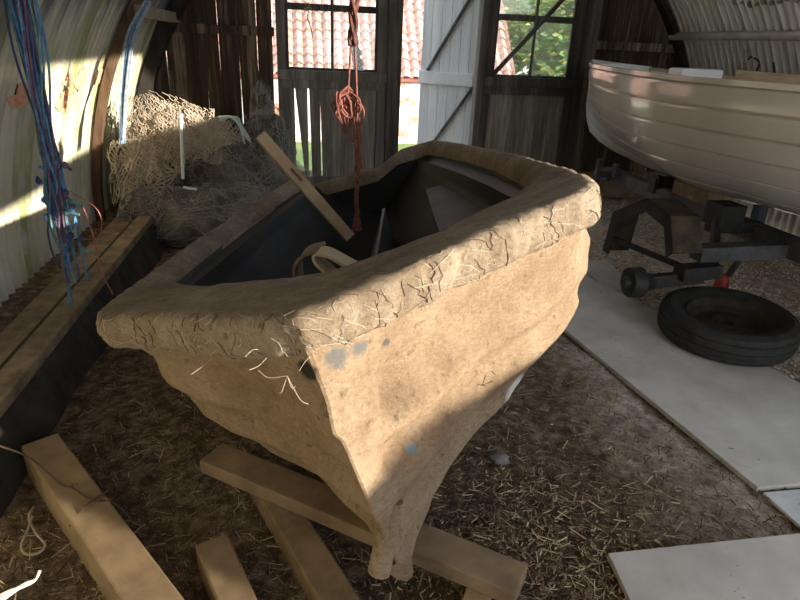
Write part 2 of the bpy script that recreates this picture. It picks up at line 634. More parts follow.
def interp(x, xs, ys):
    if x <= xs[0]:
        return ys[0]
    for i in range(1, len(xs)):
        if x <= xs[i]:
            return ys[i - 1] + (ys[i] - ys[i - 1]) * (x - xs[i - 1]) / (xs[i] - xs[i - 1])
    return ys[-1]


def catmull(pts, per=8):
    pts = [Vector(p) for p in pts]
    q = [pts[0] * 2 - pts[1]] + pts + [pts[-1] * 2 - pts[-2]]
    out = []
    for i in range(1, len(q) - 2):
        for k in range(per):
            t = k / per
            a, b, c, d = q[i - 1], q[i], q[i + 1], q[i + 2]
            out.append(0.5 * ((2 * b) + (c - a) * t + (2 * a - 5 * b + 4 * c - d) * t * t + (3 * b - a - 3 * c + d) * t ** 3))
    out.append(pts[-1])
    return out


def nz(p, s=1.0, seed=0.0):
    return noise.noise(Vector(p) * s + Vector((seed, seed * 1.7, -seed)))


# ================================================================== STRUCTURE
# ---- earth floor: one uneven sheet under the hut and out into the yard
def ground_z(x, y):
    a = 0.016 * nz((x, y, 0), 2.3) + 0.010 * nz((x, y, 0), 7.0, 3) + 0.006 * nz((x, y, 0), 19.0, 6)
    return a - 0.012


mb = MB()
xs = [-6 + 0.25 * i for i in range(16)] + [-2 + 0.03 * i for i in range(167)] + [3.0 + 0.25 * i for i in range(25)]
ys = [-4 + 0.25 * i for i in range(18)] + [0.5 + 0.03 * i for i in range(150)] + [5.0 + 0.25 * i for i in range(7)]
mb.grid([[Vector((x, y, ground_z(x, y))) for x in xs] for y in ys])
floor = struct(mb.build('floor', M['floor'], smooth=True))

yard = MB()
yard.box((1, 13.8, -0.33), (60, 16, 0.6))
yard_o = struct(yard.build('ground', M['grass']))

# ---- corrugated arch
PITCH, AMP = 0.0762, 0.0115


def arch_panel(name, th0, th1, b0, b1, mat, nth=14):
    amp = 0.016 if name.startswith('wall_right') else AMP
    m_ = MB()
    n = int((b1 - b0) / PITCH * 8)
    rows = []
    for i in range(nth + 1):
        th = lerp(th0, th1, i / nth)
        row = []
        for k in range(n + 1):
            b = lerp(b0, b1, k / n)
            row.append(arc(th, b, HR + 0.02 + amp * math.cos(2 * math.pi * b / PITCH)))
        rows.append(row)
    m_.grid(rows)
    return struct(m_.build(name, mat, smooth=True, angle=80))


B0 = -1.5
TH_WL = math.pi + 0.04
wall_left = arch_panel('wall_left', R(135), TH_WL, B0, WALL, M['sheet_left'])
ceiling = arch_panel('ceiling', R(82), R(135), B0, WALL, M['sheet_roof'])
# the right side of the roof, with an unseen opening added to let in skylight
arch_panel('ceiling_right', R(52.5), R(82), B0, 1.3, M['sheet_roof'], 6)
arch_panel('ceiling_back', R(52.5), R(82), 2.6, WALL, M['sheet_roof'], 6)
arch_panel('ceiling_edge', R(52.5), R(64), 1.3, 2.6, M['sheet_roof'], 3)
wall_right = arch_panel('wall_right', -0.04, R(27.5), B0, WALL, M['sheet_right'], 10)
arch_panel('wall_right_upper', R(27.5), R(52.5), 2.45, WALL, M['sheet_right'], 10)
arch_panel('wall_right_corner', R(38), R(52.5), B0, 0.45, M['sheet_right'], 6)  # gaps left round these unseen panels are shaped to throw the sun patches
arch_panel('wall_right_middle', R(27.5), R(40), 0.25, 2.45, M['sheet_right'], 6)

# ribs and purlins
def rib(b, th0, th1, wd, dp, mat, parent, name='rib'):
    m_ = MB()
    rows = []
    for i in range(41):
        th = lerp(th0, th1, i / 40)
        rows.append([arc(th, b - wd / 2, HR - 0.002), arc(th, b + wd / 2, HR - 0.002), arc(th, b + wd / 2, HR - dp), arc(th, b - wd / 2, HR - dp)])
    m_.grid(rows, True)
    return m_.build(name, mat, parent, smooth=True, angle=30)


rib(4.22, R(100), math.pi, 0.055, 0.05, M['rib_wood'], wall_left)
rib(5.32, R(100), math.pi, 0.12, 0.10, M['rib_black'], wall_left)
rib(5.36, R(0), R(100), 0.10, 0.05, M['rib_black'], ceiling)
thp = math.asin((1.43 - HZ) / HR)
m_ = MB()
pl = arc(math.pi - thp, 0, HR - 0.03)
for (b0, b1) in ((4.15, 5.4),):
    m_.beam(arc(math.pi - thp, b0, HR - 0.07), arc(math.pi - thp, b1, HR - 0.07), 0.05, 0.07)
m_.build('purlin', M['purlin'], wall_left, bevel=0.004)
m_ = MB()
thr = math.asin((1.45 - HZ) / HR)
m_.tube([arc(thr, b, HR - 0.03) for b in (1.6, 3.2, 4.4, 5.4)], 0.032, 10)
m_.build('purlin', M['galv_rail'], wall_right, smooth=True)

# painted marks on the sheets
def arc_patch(name, th, b, wth, wb, mat, parent, seed=0, n=40, sgn=1, inset=0.010):
    """irregular blotch of paint lying on the corrugated sheet"""
    m_ = MB()
    rows = []
    rr = [1 + 0.35 * nz((math.cos(6.283 * k / n) * 1.5, math.sin(6.283 * k / n) * 1.5, seed), 1.3) for k in range(n)]
    for f in (0.02, 0.15, 0.3, 0.45, 0.6, 0.75, 0.88, 1.0):
        row = []
        for k in range(n):
            a = 6.283 * k / n
            bb = b + wb * f * rr[k] * math.cos(a)
            tt = th + wth * f * rr[k] * math.sin(a)
            row.append(arc(tt, bb, HR + 0.02 + AMP * math.cos(2 * math.pi * bb / PITCH) - inset))
        rows.append(row)
    m_.grid(rows, True)
    return m_.build(name, mat, parent, smooth=True)


def th_left(z):
    return math.pi - math.asin((z - HZ) / HR)


def th_right(z):
    return math.asin((z - HZ) / HR)


for (b, z, wb, wz, sd) in ((3.60, 1.03, 0.05, 0.035, 1), (3.60, 0.92, 0.055, 0.06, 2), (3.80, 1.02, 0.045, 0.07, 3), (3.84, 0.90, 0.03, 0.05, 4),
                           (3.70, 0.94, 0.02, 0.02, 5), (4.13, 1.02, 0.05, 0.05, 6), (3.02, 1.0, 0.08, 0.06, 7)):
    arc_patch('paint_mark', th_left(z), b, wz / HR, wb * 1.5, M['orange_paint'], wall_left, sd)
random.seed(11)
for i in range(9):
    b = lerp(3.9, 4.5, i / 8)
    arc_patch('stencil_mark', th_right(1.635 + 0.012 * random.uniform(-1, 1)), b, 0.02 / HR * random.uniform(0.5, 1.7), 0.018, M['black_paint'],
              wall_right, i + 20, 10)


def wall_right_stroke(pts, r=0.009):
    m_ = MB()
    path = catmull([arc(th_right(z), b, HR + 0.02 + AMP * math.cos(2 * math.pi * b / PITCH) - 0.006) for b, z in pts], 5)
    m_.tube(path, r, 5)
    m_.build('painted_numeral', M['dark_red_paint'], wall_right, smooth=True)


wall_right_stroke([(4.52, 1.27), (4.47, 1.29), (4.42, 1.25), (4.44, 1.2), (4.50, 1.16)])
wall_right_stroke([(4.27, 1.25), (4.27, 1.15)])

# ---- end wall of rough vertical boards with openings
random.seed(5)
wb_ = MB()
b = HC - HR + 0.02
while b < HC + HR - 0.06:
    wd = random.uniform(0.11, 0.17)
    mid = b + wd / 2
    x = mid - HC
    top = HZ + math.sqrt(max(HR * HR - x * x, 0.01)) + 0.10
    dz = random.uniform(-0.012, 0.012)
    tilt = random.uniform(-0.006, 0.006)
    segs = [(-0.02, top)]
    if -0.19 < mid < 2.50:
        segs = [(2.10, top)]
    for z0, z1 in segs:
        if z1 - z0 < 0.05:
            continue
        rot = ROTH @ Matrix.Rotation(tilt, 3, 'Y') @ Matrix.Rotation(random.uniform(-0.05, 0.05), 3, 'Z')
        wb_.box(hut(mid, WALL + 0.02 + dz, (z0 + z1) / 2), (wd - 0.002, 0.022, z1 - z0), rot)
    b += wd
wall_back = struct(wb_.build('wall_back', M['dark_boards'], bevel=0.003))
fw = MB()  # unseen near end wall, added to cut fill light; right side left open
b = HC - HR + 0.02
while b < HC + HR - 0.06:
    wd = random.uniform(0.13, 0.17)
    mid = b + wd / 2
    top = HZ + math.sqrt(max(HR * HR - (mid - HC) ** 2, 0.01)) - 0.01
    z0 = 2.1 if mid > 0.5 else -0.02
    if top - z0 > 0.05:
        fw.box(hut(mid, B0 - 0.02, (z0 + top) / 2), (wd - 0.002, 0.022, top - z0), ROTH)
    b += wd
struct(fw.build('wall_front', M['dark_boards'], bevel=0.003))
m_ = MB()
m_.hbox(-1.08, -0.17, WALL - 0.06, WALL, 1.29, 1.36)
m_.build('rail', M['dark_boards'], wall_back, bevel=0.004)
m_ = MB()
m_.hbox(2.58, 3.42, WALL - 0.06, WALL, 1.30, 1.37)
m_.build('rail', M['dark_boards'], wall_back, bevel=0.004)
m_ = MB()
m_.hbox(2.60, 3.65, WALL - 0.10, WALL - 0.05, 0.0, 0.12)
m_.hbox(2.60, 3.65, WALL - 0.12, WALL - 0.05, 0.125, 0.24)
m_.build('base_planks', M['plank_old'], wall_back, bevel=0.006)
# posts
for (a0, a1, mt) in ((0.755, 0.875, 'frame_dark'), (2.47, 2.60, 'frame_dark'), (1.545, 1.60, 'frame_grey')):
    m_ = MB()
    m_.hbox(a0, a1, WALL - 0.06, WALL + 0.06, 0, 2.12)
    m_.build('post', M[mt], wall_back, bevel=0.006)
m_ = MB()
m_.hbox(-0.19, 2.6, WALL - 0.05, WALL + 0.06, 2.08, 2.2)
m_.build('lintel', M['frame_dark'], wall_back, bevel=0.006)


# ---- doors
def glazed_door(name, a0, a1, planks, brace, label, cut=None):
    d = struct(thing(name, hut(a0, WALL, 0), None, None))
    fr = MB()
    st = 0.075
    zt, zs = 2.06, 1.045
    bf, bb = WALL - 0.03, WALL + 0.015
    fr.hbox(a0, a0 + st, bf, bb, 0.04, zt)
    fr.hbox(a1 - st, a1, bf, bb, 0.04, zt)
    fr.hbox(a0 + st, a1 - st, bf, bb, zt - 0.08, zt)
    fr.hbox(a0 + st, a1 - st, bf, bb, 0.04, 0.16)
    fr.build('door_frame', M['frame_grey'] if name == 'door_1' else M['frame_dark'], d, bevel=0.004)
    sl = MB()
    sl.hbox(a0 - 0.0, a1 + 0.0, bf - 0.035, bb, zs - 0.075, zs)
    sl.hbox(a0 + 0.03, a1 - 0.03, bf - 0.015, bf + 0.01, zs - 0.145, zs - 0.075)
    sl.build('sill', M['frame_grey'] if name == 'door_1' else M['frame_dark'], d, bevel=0.005)
    wf = MB()
    i0, i1 = a0 + st, a1 - st
    mid = (i0 + i1) / 2
    for q0, q1 in ((i0, i0 + 0.022), (i1 - 0.022, i1)):
        wf.hbox(q0, q1, bf + 0.006, bb - 0.006, zs, zt - 0.08)
    wf.hbox(mid - 0.011, mid + 0.011, bf + 0.01, bb - 0.01, zs, zt - 0.08)
    wf.hbox(i0 + 0.022, i1 - 0.022, bf + 0.008, bb - 0.008, 1.495, 1.545)
    wf.hbox(i0 + 0.022, i1 - 0.022, bf + 0.006, bb - 0.006, zs, zs + 0.02)
    w_ = wf.build('window_frame', M['frame_dark'], d, bevel=0.002)
    for (q0, q1) in ((i0 + 0.022, mid - 0.011), (mid + 0.011, i1 - 0.022)):
        for (z0, z1) in ((zs + 0.02, 1.495), (1.545, zt - 0.08)):
            g = MB()
            g.hbox(q0, q1, WALL - 0.008, WALL - 0.004, z0, z1)
            g.build('window_pane', M['glass'], w_)
    pk = MB()
    a = a0 + st * 0.6
    k = 0
    while a < a1 - st * 0.6:
        wd = random.uniform(0.085, 0.12)
        wd = min(wd, a1 - st * 0.6 - a + 0.01)
        gap0 = gap1 = -0.004
        if cut and k in cut:
            gap0, gap1 = cut[k]
        q = [(a + gap0, zs - 0.07), (a + wd - 0.002, zs - 0.07), (a + wd - 0.002, 0.05), (a + gap1, 0.05)]
        vs = [hut(x, WALL - 0.005 + 0.004 * ((k % 3) - 1), z) for x, z in q] + [hut(x, WALL + 0.015, z) for x, z in q]
        pk.add(vs, [(0, 1, 2, 3), (7, 6, 5, 4), (0, 4, 5, 1), (1, 5, 6, 2), (2, 6, 7, 3), (3, 7, 4, 0)])
        a += wd
        k += 1
    pk.build('planks', M[planks], d)
    if brace:
        br = MB()
        br.beam(hut(a0 + 0.08, WALL - 0.045, 1.06), hut(a1 - 0.12, WALL - 0.045, 1.80), 0.03, 0.035)
        br.build('brace', M['frame_dark'], d, bevel=0.003)
    return d


random.seed(21)
door1 = glazed_door('door_1', -0.155, 0.75, 'door_boards', False, '', {1: (-0.004, 0.085), 2: (0.010, 0.03), 3: (-0.006, 0.016)})
door3 = glazed_door('door_3', 1.605, 2.465, 'door_boards', True, '')

# open pale ledged door leaf standing outside the doorway
d2 = struct(thing('door_2', hut(1.56, WALL + 0.1, 0), None, None))
hg = hut(1.60, WALL + 0.10)
ang = R(118)
dv = (E1 * math.cos(ang) + E2 * math.sin(ang))
dv = (E1 * -0.74 + E2 * 0.67).normalized()
LW = 0.60
pn = Vector((0, 0, 1)).cross(dv)
if pn.dot(Vector((0, -1, 0))) < 0:
    pn = -pn
pk = MB()
rotd = Matrix((dv, -pn, Vector((0, 0, 1)))).transposed()
for k in range(6):
    a0 = LW * k / 6
    pk.box(hg + dv * (a0 + LW / 12) + Vector((0, 0, 1.06)), (LW / 6 - 0.004, 0.02, 2.0), rotd)
pk.build('planks', M['pale_door'], d2, bevel=0.002)
for z in (1.0, 0.2, 1.85):
    m_ = MB()
    m_.box(hg + dv * (LW / 2 + 0.02) + pn * 0.022 + Vector((0, 0, z)), (LW - 0.03, 0.024, 0.11), rotd)
    m_.build('ledge', M['pale_trim'], d2, bevel=0.004)
for z0, z1 in ((1.06, 1.80), (0.26, 0.94)):
    m_ = MB()
    m_.beam(hg + dv * (LW - 0.08) + pn * 0.02 + Vector((0, 0, z0)), hg + dv * 0.04 + pn * 0.02 + Vector((0, 0, z1)), 0.02, 0.022, up=pn)
    m_.build('brace', M['frame_dark'], d2)

# ---- foundation kerb along the left wall
m_ = MB()
kq = [(-1.08, -0.03), (-1.08, 0.16), (-0.935, 0.16), (-0.865, -0.03)]
m_.add([hut(a, 1.50, z) for a, z in kq] + [hut(a, 5.2, z) for a, z in kq], [(0, 1, 2, 3), (7, 6, 5, 4), (0, 4, 5, 1), (1, 5, 6, 2), (2, 6, 7, 3), (3, 7, 4, 0)])
kerb = struct(m_.build('trim_kerb', M['kerb_face'], bevel=0.01))
m_ = MB()
m_.hbox(-1.02, -0.93, 1.48, 4.6, 0.161, 0.205)
t = thing('plank', hut(-0.92, 1.5, 0.16), 'long weathered plank lying on edge of the kerb, nearer the boat mould', 'plank', 'planks along the left wall')
m_.build('board', M['plank_old'], t, bevel=0.006)
t = thing('plank', hut(-1.1, 1.6, 0.1), 'long dusty plank at the foot of the corrugated left wall', 'plank', 'planks along the left wall')
m_ = MB()
m_.box(hut(-1.135, 3.2, 0.125), (0.15, 3.4, 0.045), ROTH @ Matrix.Rotation(R(-8), 3, 'Y'))
m_.build('board', M['plank_old'], t, bevel=0.006)
m_ = MB()
rows = []
for i in range(60):
    bb = 1.4 + 3.9 * i / 59
    rows.append([hut(a, bb, z + 0.012 * nz((a * 4, bb * 4, 0))) for a, z in ((-1.42, 0.10), (-1.3, 0.10), (-1.2, 0.095), (-1.1, 0.08), (-0.99, 0.06))])
m_.grid(rows)
struct(m_.build('trim_earth', M['floor'], smooth=True))

# ================================================================== OUTSIDE
BD = 8.6
shed = thing('outbuilding', hut(1.6, BD, 0), 'low whitewashed outbuilding with red pantile roof across the yard', 'building')
m_ = MB()
m_.hbox(-6, 2.9, BD + 0.05, BD + 0.35, -0.1, 0.86)
m_.build('wall', M['shed_wall'], shed)
m_ = MB()
m_.hbox(-6, 2.95, BD - 0.02, BD + 0.06, 0.80, 0.875)
m_.build('gutter_board', M['gutter_red'], shed, bevel=0.005)
# pantiles: wavy courses
slope = R(47)
rows = []
TW, TC = 0.13, 0.145
ncourse = 26
m_ = MB()
na = int(9.0 / TW * 8)
for c in range(ncourse):
    s0, s1 = c * TC, (c + 1) * TC + 0.04
    rr = []
    for s, lift in ((s0, 0.028), (s0 + 0.001, 0.032), (s1, 0.0)):
        row = []
        for k in range(na + 1):
            a = -6.05 + 9.05 * k / na
            ph = (a / TW) % 1.0
            wv = 0.022 * math.sin(2 * math.pi * ph) + 0.008 * math.sin(4 * math.pi * ph)
            ti = int(math.floor(a / TW))
            jit = 0.012 * math.sin(ti * 12.9 + c * 7.3)
            dy = s * math.cos(slope)
            dz = s * math.sin(slope)
            row.append(hut(a, BD - 0.06 + dy - (wv + lift) * math.sin(slope), 0.86 + dz + (wv + lift) * math.cos(slope) + jit))
        rr.append(row)
    m_.grid(rr)
m_.build('pantile_roof', M['tile'], shed, smooth=True, angle=50)
m_ = MB()
m_.hbox(2.45, 2.62, BD + 2.0, BD + 2.3, 1.5, 3.0)
m_.build('chimney', M['chimney'], shed)


def tree(c, rx, ry, rz, n, seed, name, label, mats):
    random.seed(seed)
    t = thing(name, (c[0], c[1], -0.05), label, 'shrub' if 'shrub' in name else 'tree')
    for mi, mt in enumerate(mats):
        m2 = MB()
        for i in range(n // len(mats)):
            while True:
                q = Vector((random.uniform(-1, 1), random.uniform(-1, 1), random.uniform(-1, 1)))
                if q.length < 1 and q.length > 0.45:
                    break
            p = Vector(c) + Vector((q.x * rx, q.y * ry, q.z * rz))
            if nz(p, 1.6, seed) + 0.25 * (1 if mi == 0 else -0.3) < -0.12:
                continue
            s = random.uniform(0.07, 0.13)
            rot = Matrix.Rotation(random.uniform(0, 6.28), 3, 'Z') @ Matrix.Rotation(random.uniform(-1.2, 1.2), 3, 'X')
            m2.add([p + rot @ Vector(v) * s for v in ((-0.5, 0, 0), (0, -0.35, 0.1), (0.7, 0, 0.0), (0, 0.35, 0.1))], [(0, 1, 2, 3)])
        m2.build('foliage', mt, t)
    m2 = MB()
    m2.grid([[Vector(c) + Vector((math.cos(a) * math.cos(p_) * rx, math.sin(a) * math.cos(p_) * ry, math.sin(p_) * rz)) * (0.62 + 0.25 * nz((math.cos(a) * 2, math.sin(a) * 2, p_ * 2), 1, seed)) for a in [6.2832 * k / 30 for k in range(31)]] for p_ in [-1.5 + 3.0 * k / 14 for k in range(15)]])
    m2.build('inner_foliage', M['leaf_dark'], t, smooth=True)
    m2 = MB()
    m2.tube([(c[0], c[1], -0.1), (c[0] + 0.1, c[1], c[2] * 0.5), (c[0], c[1], c[2])], 0.09, 8)
    m2.build('trunk', M['bark'], t, smooth=True)
    return t


pc = hut(4.3, 9.3)
tree((pc.x, pc.y, 1.1), 1.25, 0.9, 1.5, 5200, 3, 'leafy_shrub', 'green and yellow leafy shrub seen through the right door window', [M['leaf_a'], M['leaf_a'], M['leaf_b']])
pc = hut(4.0, 12.5)
tree((pc.x, pc.y, 2.4), 1.9, 1.2, 2.4, 5200, 4, 'leafy_tree', 'taller pale green tree standing behind the yard shrub', [M['leaf_a'], M['leaf_b']])

# ================================================================== BOAT MOULD
P = dict(bx=-0.1805, by=0.9624, bz=0.8279, yaw=-0.0331, heel=0.3006, trim=-0.0084, L=2.094, sh=0.1147)
cy, sy = math.cos(P['yaw']), math.sin(P['yaw'])
U_ = Vector((sy, cy, 0))
V_ = Vector((cy, -sy, 0))
W_ = Vector((0, 0, 1))
ct, st = math.cos(P['trim']), math.sin(P['trim'])
U_, W_ = U_ * ct - W_ * st, W_ * ct + U_ * st
ch, sh_ = math.cos(P['heel']), math.sin(P['heel'])
V_, W_ = V_ * ch + W_ * sh_, W_ * ch - V_ * sh_
BO = Vector((P['bx'], P['by'], P['bz']))


def bp(u, v, w):
    return BO + U_ * u + V_ * v + W_ * w


def sheer(u):
    return P['sh'] * (1 - u / P['L']) ** 2 - P['sh']


OUT_U = [0.0, 0.03, 0.1, 0.2, 0.3, 0.37, 0.41, 0.5, 0.6, 0.9, 1.2, 1.5, 1.8, 2.094]
OUT_B = [0.0, 0.069, 0.174, 0.305, 0.455, 0.585, 0.64, 0.685, 0.695, 0.67, 0.628, 0.565, 0.482, 0.382]
IN_U = [0.431, 0.435, 0.445, 0.46, 0.5, 0.55, 0.6, 0.7, 0.82, 1.0, 1.3, 1.6, 1.9, 2.045]
IN_B = [0.0, 0.025, 0.06, 0.102, 0.188, 0.275, 0.35, 0.474, 0.574, 0.568, 0.534, 0.47, 0.374, 0.318]


def resample(us, bs, n):
    d = [0]
    for i in range(1, len(us)):
        d.append(d[-1] + math.hypot(us[i] - us[i - 1], bs[i] - bs[i - 1]))
    return [(interp(d[-1] * k / n, d, us), interp(d[-1] * k / n, d, bs)) for k in range(n + 1)]


def smooth_line(pts, it=2):
    for _ in range(it):
        pts = [pts[0]] + [((pts[i - 1][0] + 2 * pts[i][0] + pts[i + 1][0]) / 4, (pts[i - 1][1] + 2 * pts[i][1] + pts[i + 1][1]) / 4) for i in range(1, len(pts) - 1)] + [pts[-1]]
    return pts


NS, NT = 220, 50
osd = smooth_line(resample(OUT_U, OUT_B, NS), 3)
isd = smooth_line(resample(IN_U, IN_B, NS), 3)
# ring: right transom corner -> bow -> left transom corner -> across the transom
ring = []
for k in range(NS, -1, -1):
    ring.append((osd[k], isd[k], 0))
for k in range(1, NS + 1):
    ring.append(((osd[k][0], -osd[k][1] * interp(osd[k][0], [0.15, 0.4, 0.7, 1.2], [1, 0.945, 0.95, 1])), (isd[k][0], -isd[k][1]), 0))
for k in range(1, NT):
    f = k / NT
    ring.append(((P['L'] , lerp(-OUT_B[-1], OUT_B[-1], f)), (2.045, lerp(-IN_B[-1], IN_B[-1], f)), 1))

mould = thing('boat_mould', (BO.x, BO.y + 0.5, 0.0), 'large brown hairy glass-fibre boat mould with a thick rolled rim, leaning on timbers', 'boat mould')
prof = [('f', 0.0, -0.028), ('f', 0.0, -0.012), ('f', 0.03, -0.002), ('f', 0.12, 0.004), ('f', 0.3, 0.008), ('f', 0.5, 0.010), ('f', 0.7, 0.009), ('f', 0.86, 0.008), ('o', -0.022, 0.005), ('o', -0.012, 0.002),
        ('o', -0.006, -0.003), ('o', -0.001, -0.011), ('o', 0.001, -0.022), ('o', 0.002, -0.033), ('o', 0.002, -0.044), ('o', 0.002, -0.055), ('o', 0.001, -0.066), ('o', -0.001, -0.075), ('o', -0.006, -0.083),
        ('o', -0.016, -0.087), ('o', -0.04, -0.084)]
rows = []
n_r = len(ring)
for i, (o, n_in, tr) in enumerate(ring):
    o2, i2 = Vector((o[0], o[1])), Vector((n_in[0], n_in[1]))
    # outward normal of the outer outline
    po, qo = ring[(i - 2) % n_r][0], ring[(i + 2) % n_r][0]
    tg = Vector((qo[0] - po[0], qo[1] - po[1]))
    nn = Vector((tg.y, -tg.x))
    if nn.length < 1e-6:
        nn = o2 - i2
    nn.normalize()
    if nn.dot(o2 - Vector((1.1, 0))) < 0:
        nn = -nn
    so, si = sheer(o[0]), sheer(n_in[0]) - 0.03
    left = o[1] < -0.02 and o[0] < 1.2
    # transom dip / notch
    dip = 0.0
    if tr:
        v = o[1]
        dip = -0.055 * max(0, min(1, (v + 0.36) / 0.05)) * max(0, min(1, (0.20 - v) / 0.14))
    row = []
    for j, (kd, a, dw) in enumerate(prof):
        if kd == 'f':
            q = i2.lerp(o2 - nn * 0.03, a)
            wbase = lerp(si, so, a)
            und = 0.008 * nz((q.x * 5, q.y * 5, 0), 1.0, 2) + 0.004 * nz((q.x * 14, q.y * 14, 1), 1, 4)
            w_ = wbase + dw + und * (1 if 0.01 < a < 1 else 0.3) + dip
        else:
            soft = 1.0
            q = o2 + nn * a
            # wrinkled matting over the edge
            s_len = i * 0.9 * 130 / NS
            wr = 0.008 * nz((s_len * 0.30 + dw * 6, dw * 9, 0), 1, 5) + 0.011 * nz((s_len * 0.8 + dw * 14, dw * 10, 3), 1, 7) + 0.008 * nz((s_len * 0.08, dw * 4, 3), 1, 9) + 0.005 * nz((s_len * 1.3, dw * 60, 3), 1, 17)
            q = q + nn * wr * (0.55 if left else interp(o[0], [0.8, 1.3], [1.0, 0.35]))
            low = 0.006 * nz((s_len * 0.3, 2, 0), 1, 11)
            w_ = so + dw + (low if dw < -0.06 else 0) + 0.004 * nz((s_len * 0.6, dw * 8, 1), 1, 3) + dip
        row.append(bp(q.x, q.y, w_))
    rows.append(row)
rows_rim = list(rows)
rows.append(rows[0])
m_ = MB()
m_.grid(rows)
base_m = WORLD_LOC[mould.name]


def loc_m(p):
    return tuple(Vector(p) - base_m)


# ---- hull shell
HI = 0.055
SK = [0, .2, .4, .6, .8, .93, .98, 1.0]
GB = [1, .62, .50, .42, .34, .27, .18, .03]
GM = [1, 1.0, .97, .90, .69, .42, .2, .03]
GS = [1, .92, .755, .558, .391, .232, .14, .03]
NSEC = 46
U_ST = [0.0 + 0.6 * (i / 34) ** 1.2 for i in range(35)] + [0.6 + 1.487 * i / 46 for i in range(1, 47)]


def hull_pt(u, s, side, disp=True):
    inset = (0.075 if side < 0 else 0.03) * min(1, max(0, u) / 0.15)
    b = max(interp(u, OUT_U, OUT_B) - inset, 0.005)
    D = interp(u, [0, .2, .32, .5, 1.0, 2.05], [.775, .775, .70, .66, .60, .40])
    g = [interp(u, [.1, .6, 2.0], [x, y, z]) for x, y, z in zip(GB, GM, GS)]
    gg = interp(s, SK, g)
    v = b * gg
    w_ = -0.05 - s * (D - 0.05) + sheer(u) * (1 - s)
    if v < 0.03 and s > 0.9:
        v = max(v, 0.03 * math.sqrt(max(0, 1 - ((s - 0.9) / 0.1) ** 2)))
    if disp:
        # bulging strake lands and lumpy matting
        near = min(1, u / 0.14)
        st_ = 0.0
        for c_, am in ((0.33, 0.030), (0.56, 0.022), (0.74, 0.016)):
            x = (s - c_ - 0.05 * math.sin(u * 2.2 + 1)) / 0.06
            st_ += am * (math.exp(-x * x) * 1.2 - 0.9 * math.exp(-((x - 1.8) ** 2) * 1.1))
        lump = 0.018 * nz((u * 3.2, s * 4.2, side * 2.0), 1, 12) + 0.011 * nz((u * 8, s * 8, side * 2.0), 1, 14) + 0.004 * nz((u * 26, s * 20, side * 3.0), 1, 15)
        if side > 0:
            # crumpled hollow and swellings by the stem
            q1, q2 = (u - 0.105) + (s - 0.28) * 0.35, (s - 0.275)
            lump -= 0.050 * math.exp(-(q1 / 0.028) ** 2 - (q2 / 0.075) ** 2) / max(near, 0.5)
            lump += 0.035 * math.exp(-((u - 0.06) / 0.03) ** 2 - ((s - 0.27) / 0.06) ** 2)
            lump -= 0.032 * math.exp(-((u - 0.17) / 0.05) ** 2 - ((s - 0.46) / 0.035) ** 2)
        fade = min(1, s / 0.08) * min(1, (1.0 - s) / 0.1)
        v = max(0.003, v + (st_ * interp(u, [0.25, 0.6], [1, 0.2]) + lump) * fade * near)
    uo = u + 0.10 * s * s * max(0, 1 - u / 0.6)
    if disp:
        wb = max(0, 1 - u / 0.4)
        uo -= 0.9 * (lump + st_) * wb * near * fade
        uo -= 0.035 * math.exp(-((s - 0.25) / 0.045) ** 2) * math.exp(-(u / 0.05) ** 2)
    return bp(uo, side * v, w_)


hrows = []
for u in U_ST:
    L = [hull_pt(u, (k / NSEC) ** 0.9, -1) for k in range(NSEC + 1)]
    Rr = [hull_pt(u, (k / NSEC) ** 0.9, 1) for k in range(NSEC + 1)]
    hrows.append(L + Rr[::-1])
hm = MB()
hm.grid(hrows)
nn_ = len(hrows[0])
# stem strip and transom caps
hm.add([p for p in hrows[0]], [(k, k + 1, nn_ - 2 - k, nn_ - 1 - k) for k in range(nn_ // 2 - 1)])
hm.add([p for p in hrows[-1]], [(k, k + 1, nn_ - 2 - k, nn_ - 1 - k) for k in range(nn_ // 2 - 1)])


# patches given by where they sit on the hull
def hp(u, s, side=1):
    return loc_m(hull_pt(u, s, side, False))


PATCH = [(hp(0.022, 0.075), 0.022, (0.15, 0.145, 0.135), 0.9), (hp(0.055, 0.085), 0.018, (0.15, 0.145, 0.135), 0.9), (hp(0.105, 0.114), 0.010, (0.09, 0.09, 0.09), 0.8),
         (hp(0.145, 0.544), 0.014, (0.21, 0.28, 0.33), 0.4), (hp(0.45, 0.80), 0.045, (0.66, 0.66, 0.60), 0.4), (hp(0.012, 0.085, -1), 0.022, (0.035, 0.03, 0.025), 0.5)]  # last patch paints in the dark of a hole under the bow rim
M['mould'] = m_mould('mould_matting', False, PATCH)
M['mould_rim'] = m_mould('mould_rim_matting', True)
rim = m_.build('rim', M['mould_rim'], mould, smooth=True, angle=75)
hull = hm.build('hull_shell', M['mould'], mould, smooth=True, angle=75)

# ---- black inside
IU = [0.429 + 0.254 * (i / 14) ** 1.5 for i in range(15)] + [0.683 + (2.050 - 0.683) * i / 30 for i in range(1, 31)]


def hull_half(u, w_):
    best = 9
    for sd in (-1, 1):
        pr = [(hull_pt(u, k / 30, sd, False) - BO) for k in range(31)]
        best = min(best, interp(-w_, [-q.dot(W_) for q in pr], [sd * q.dot(V_) for q in pr]))
    return best


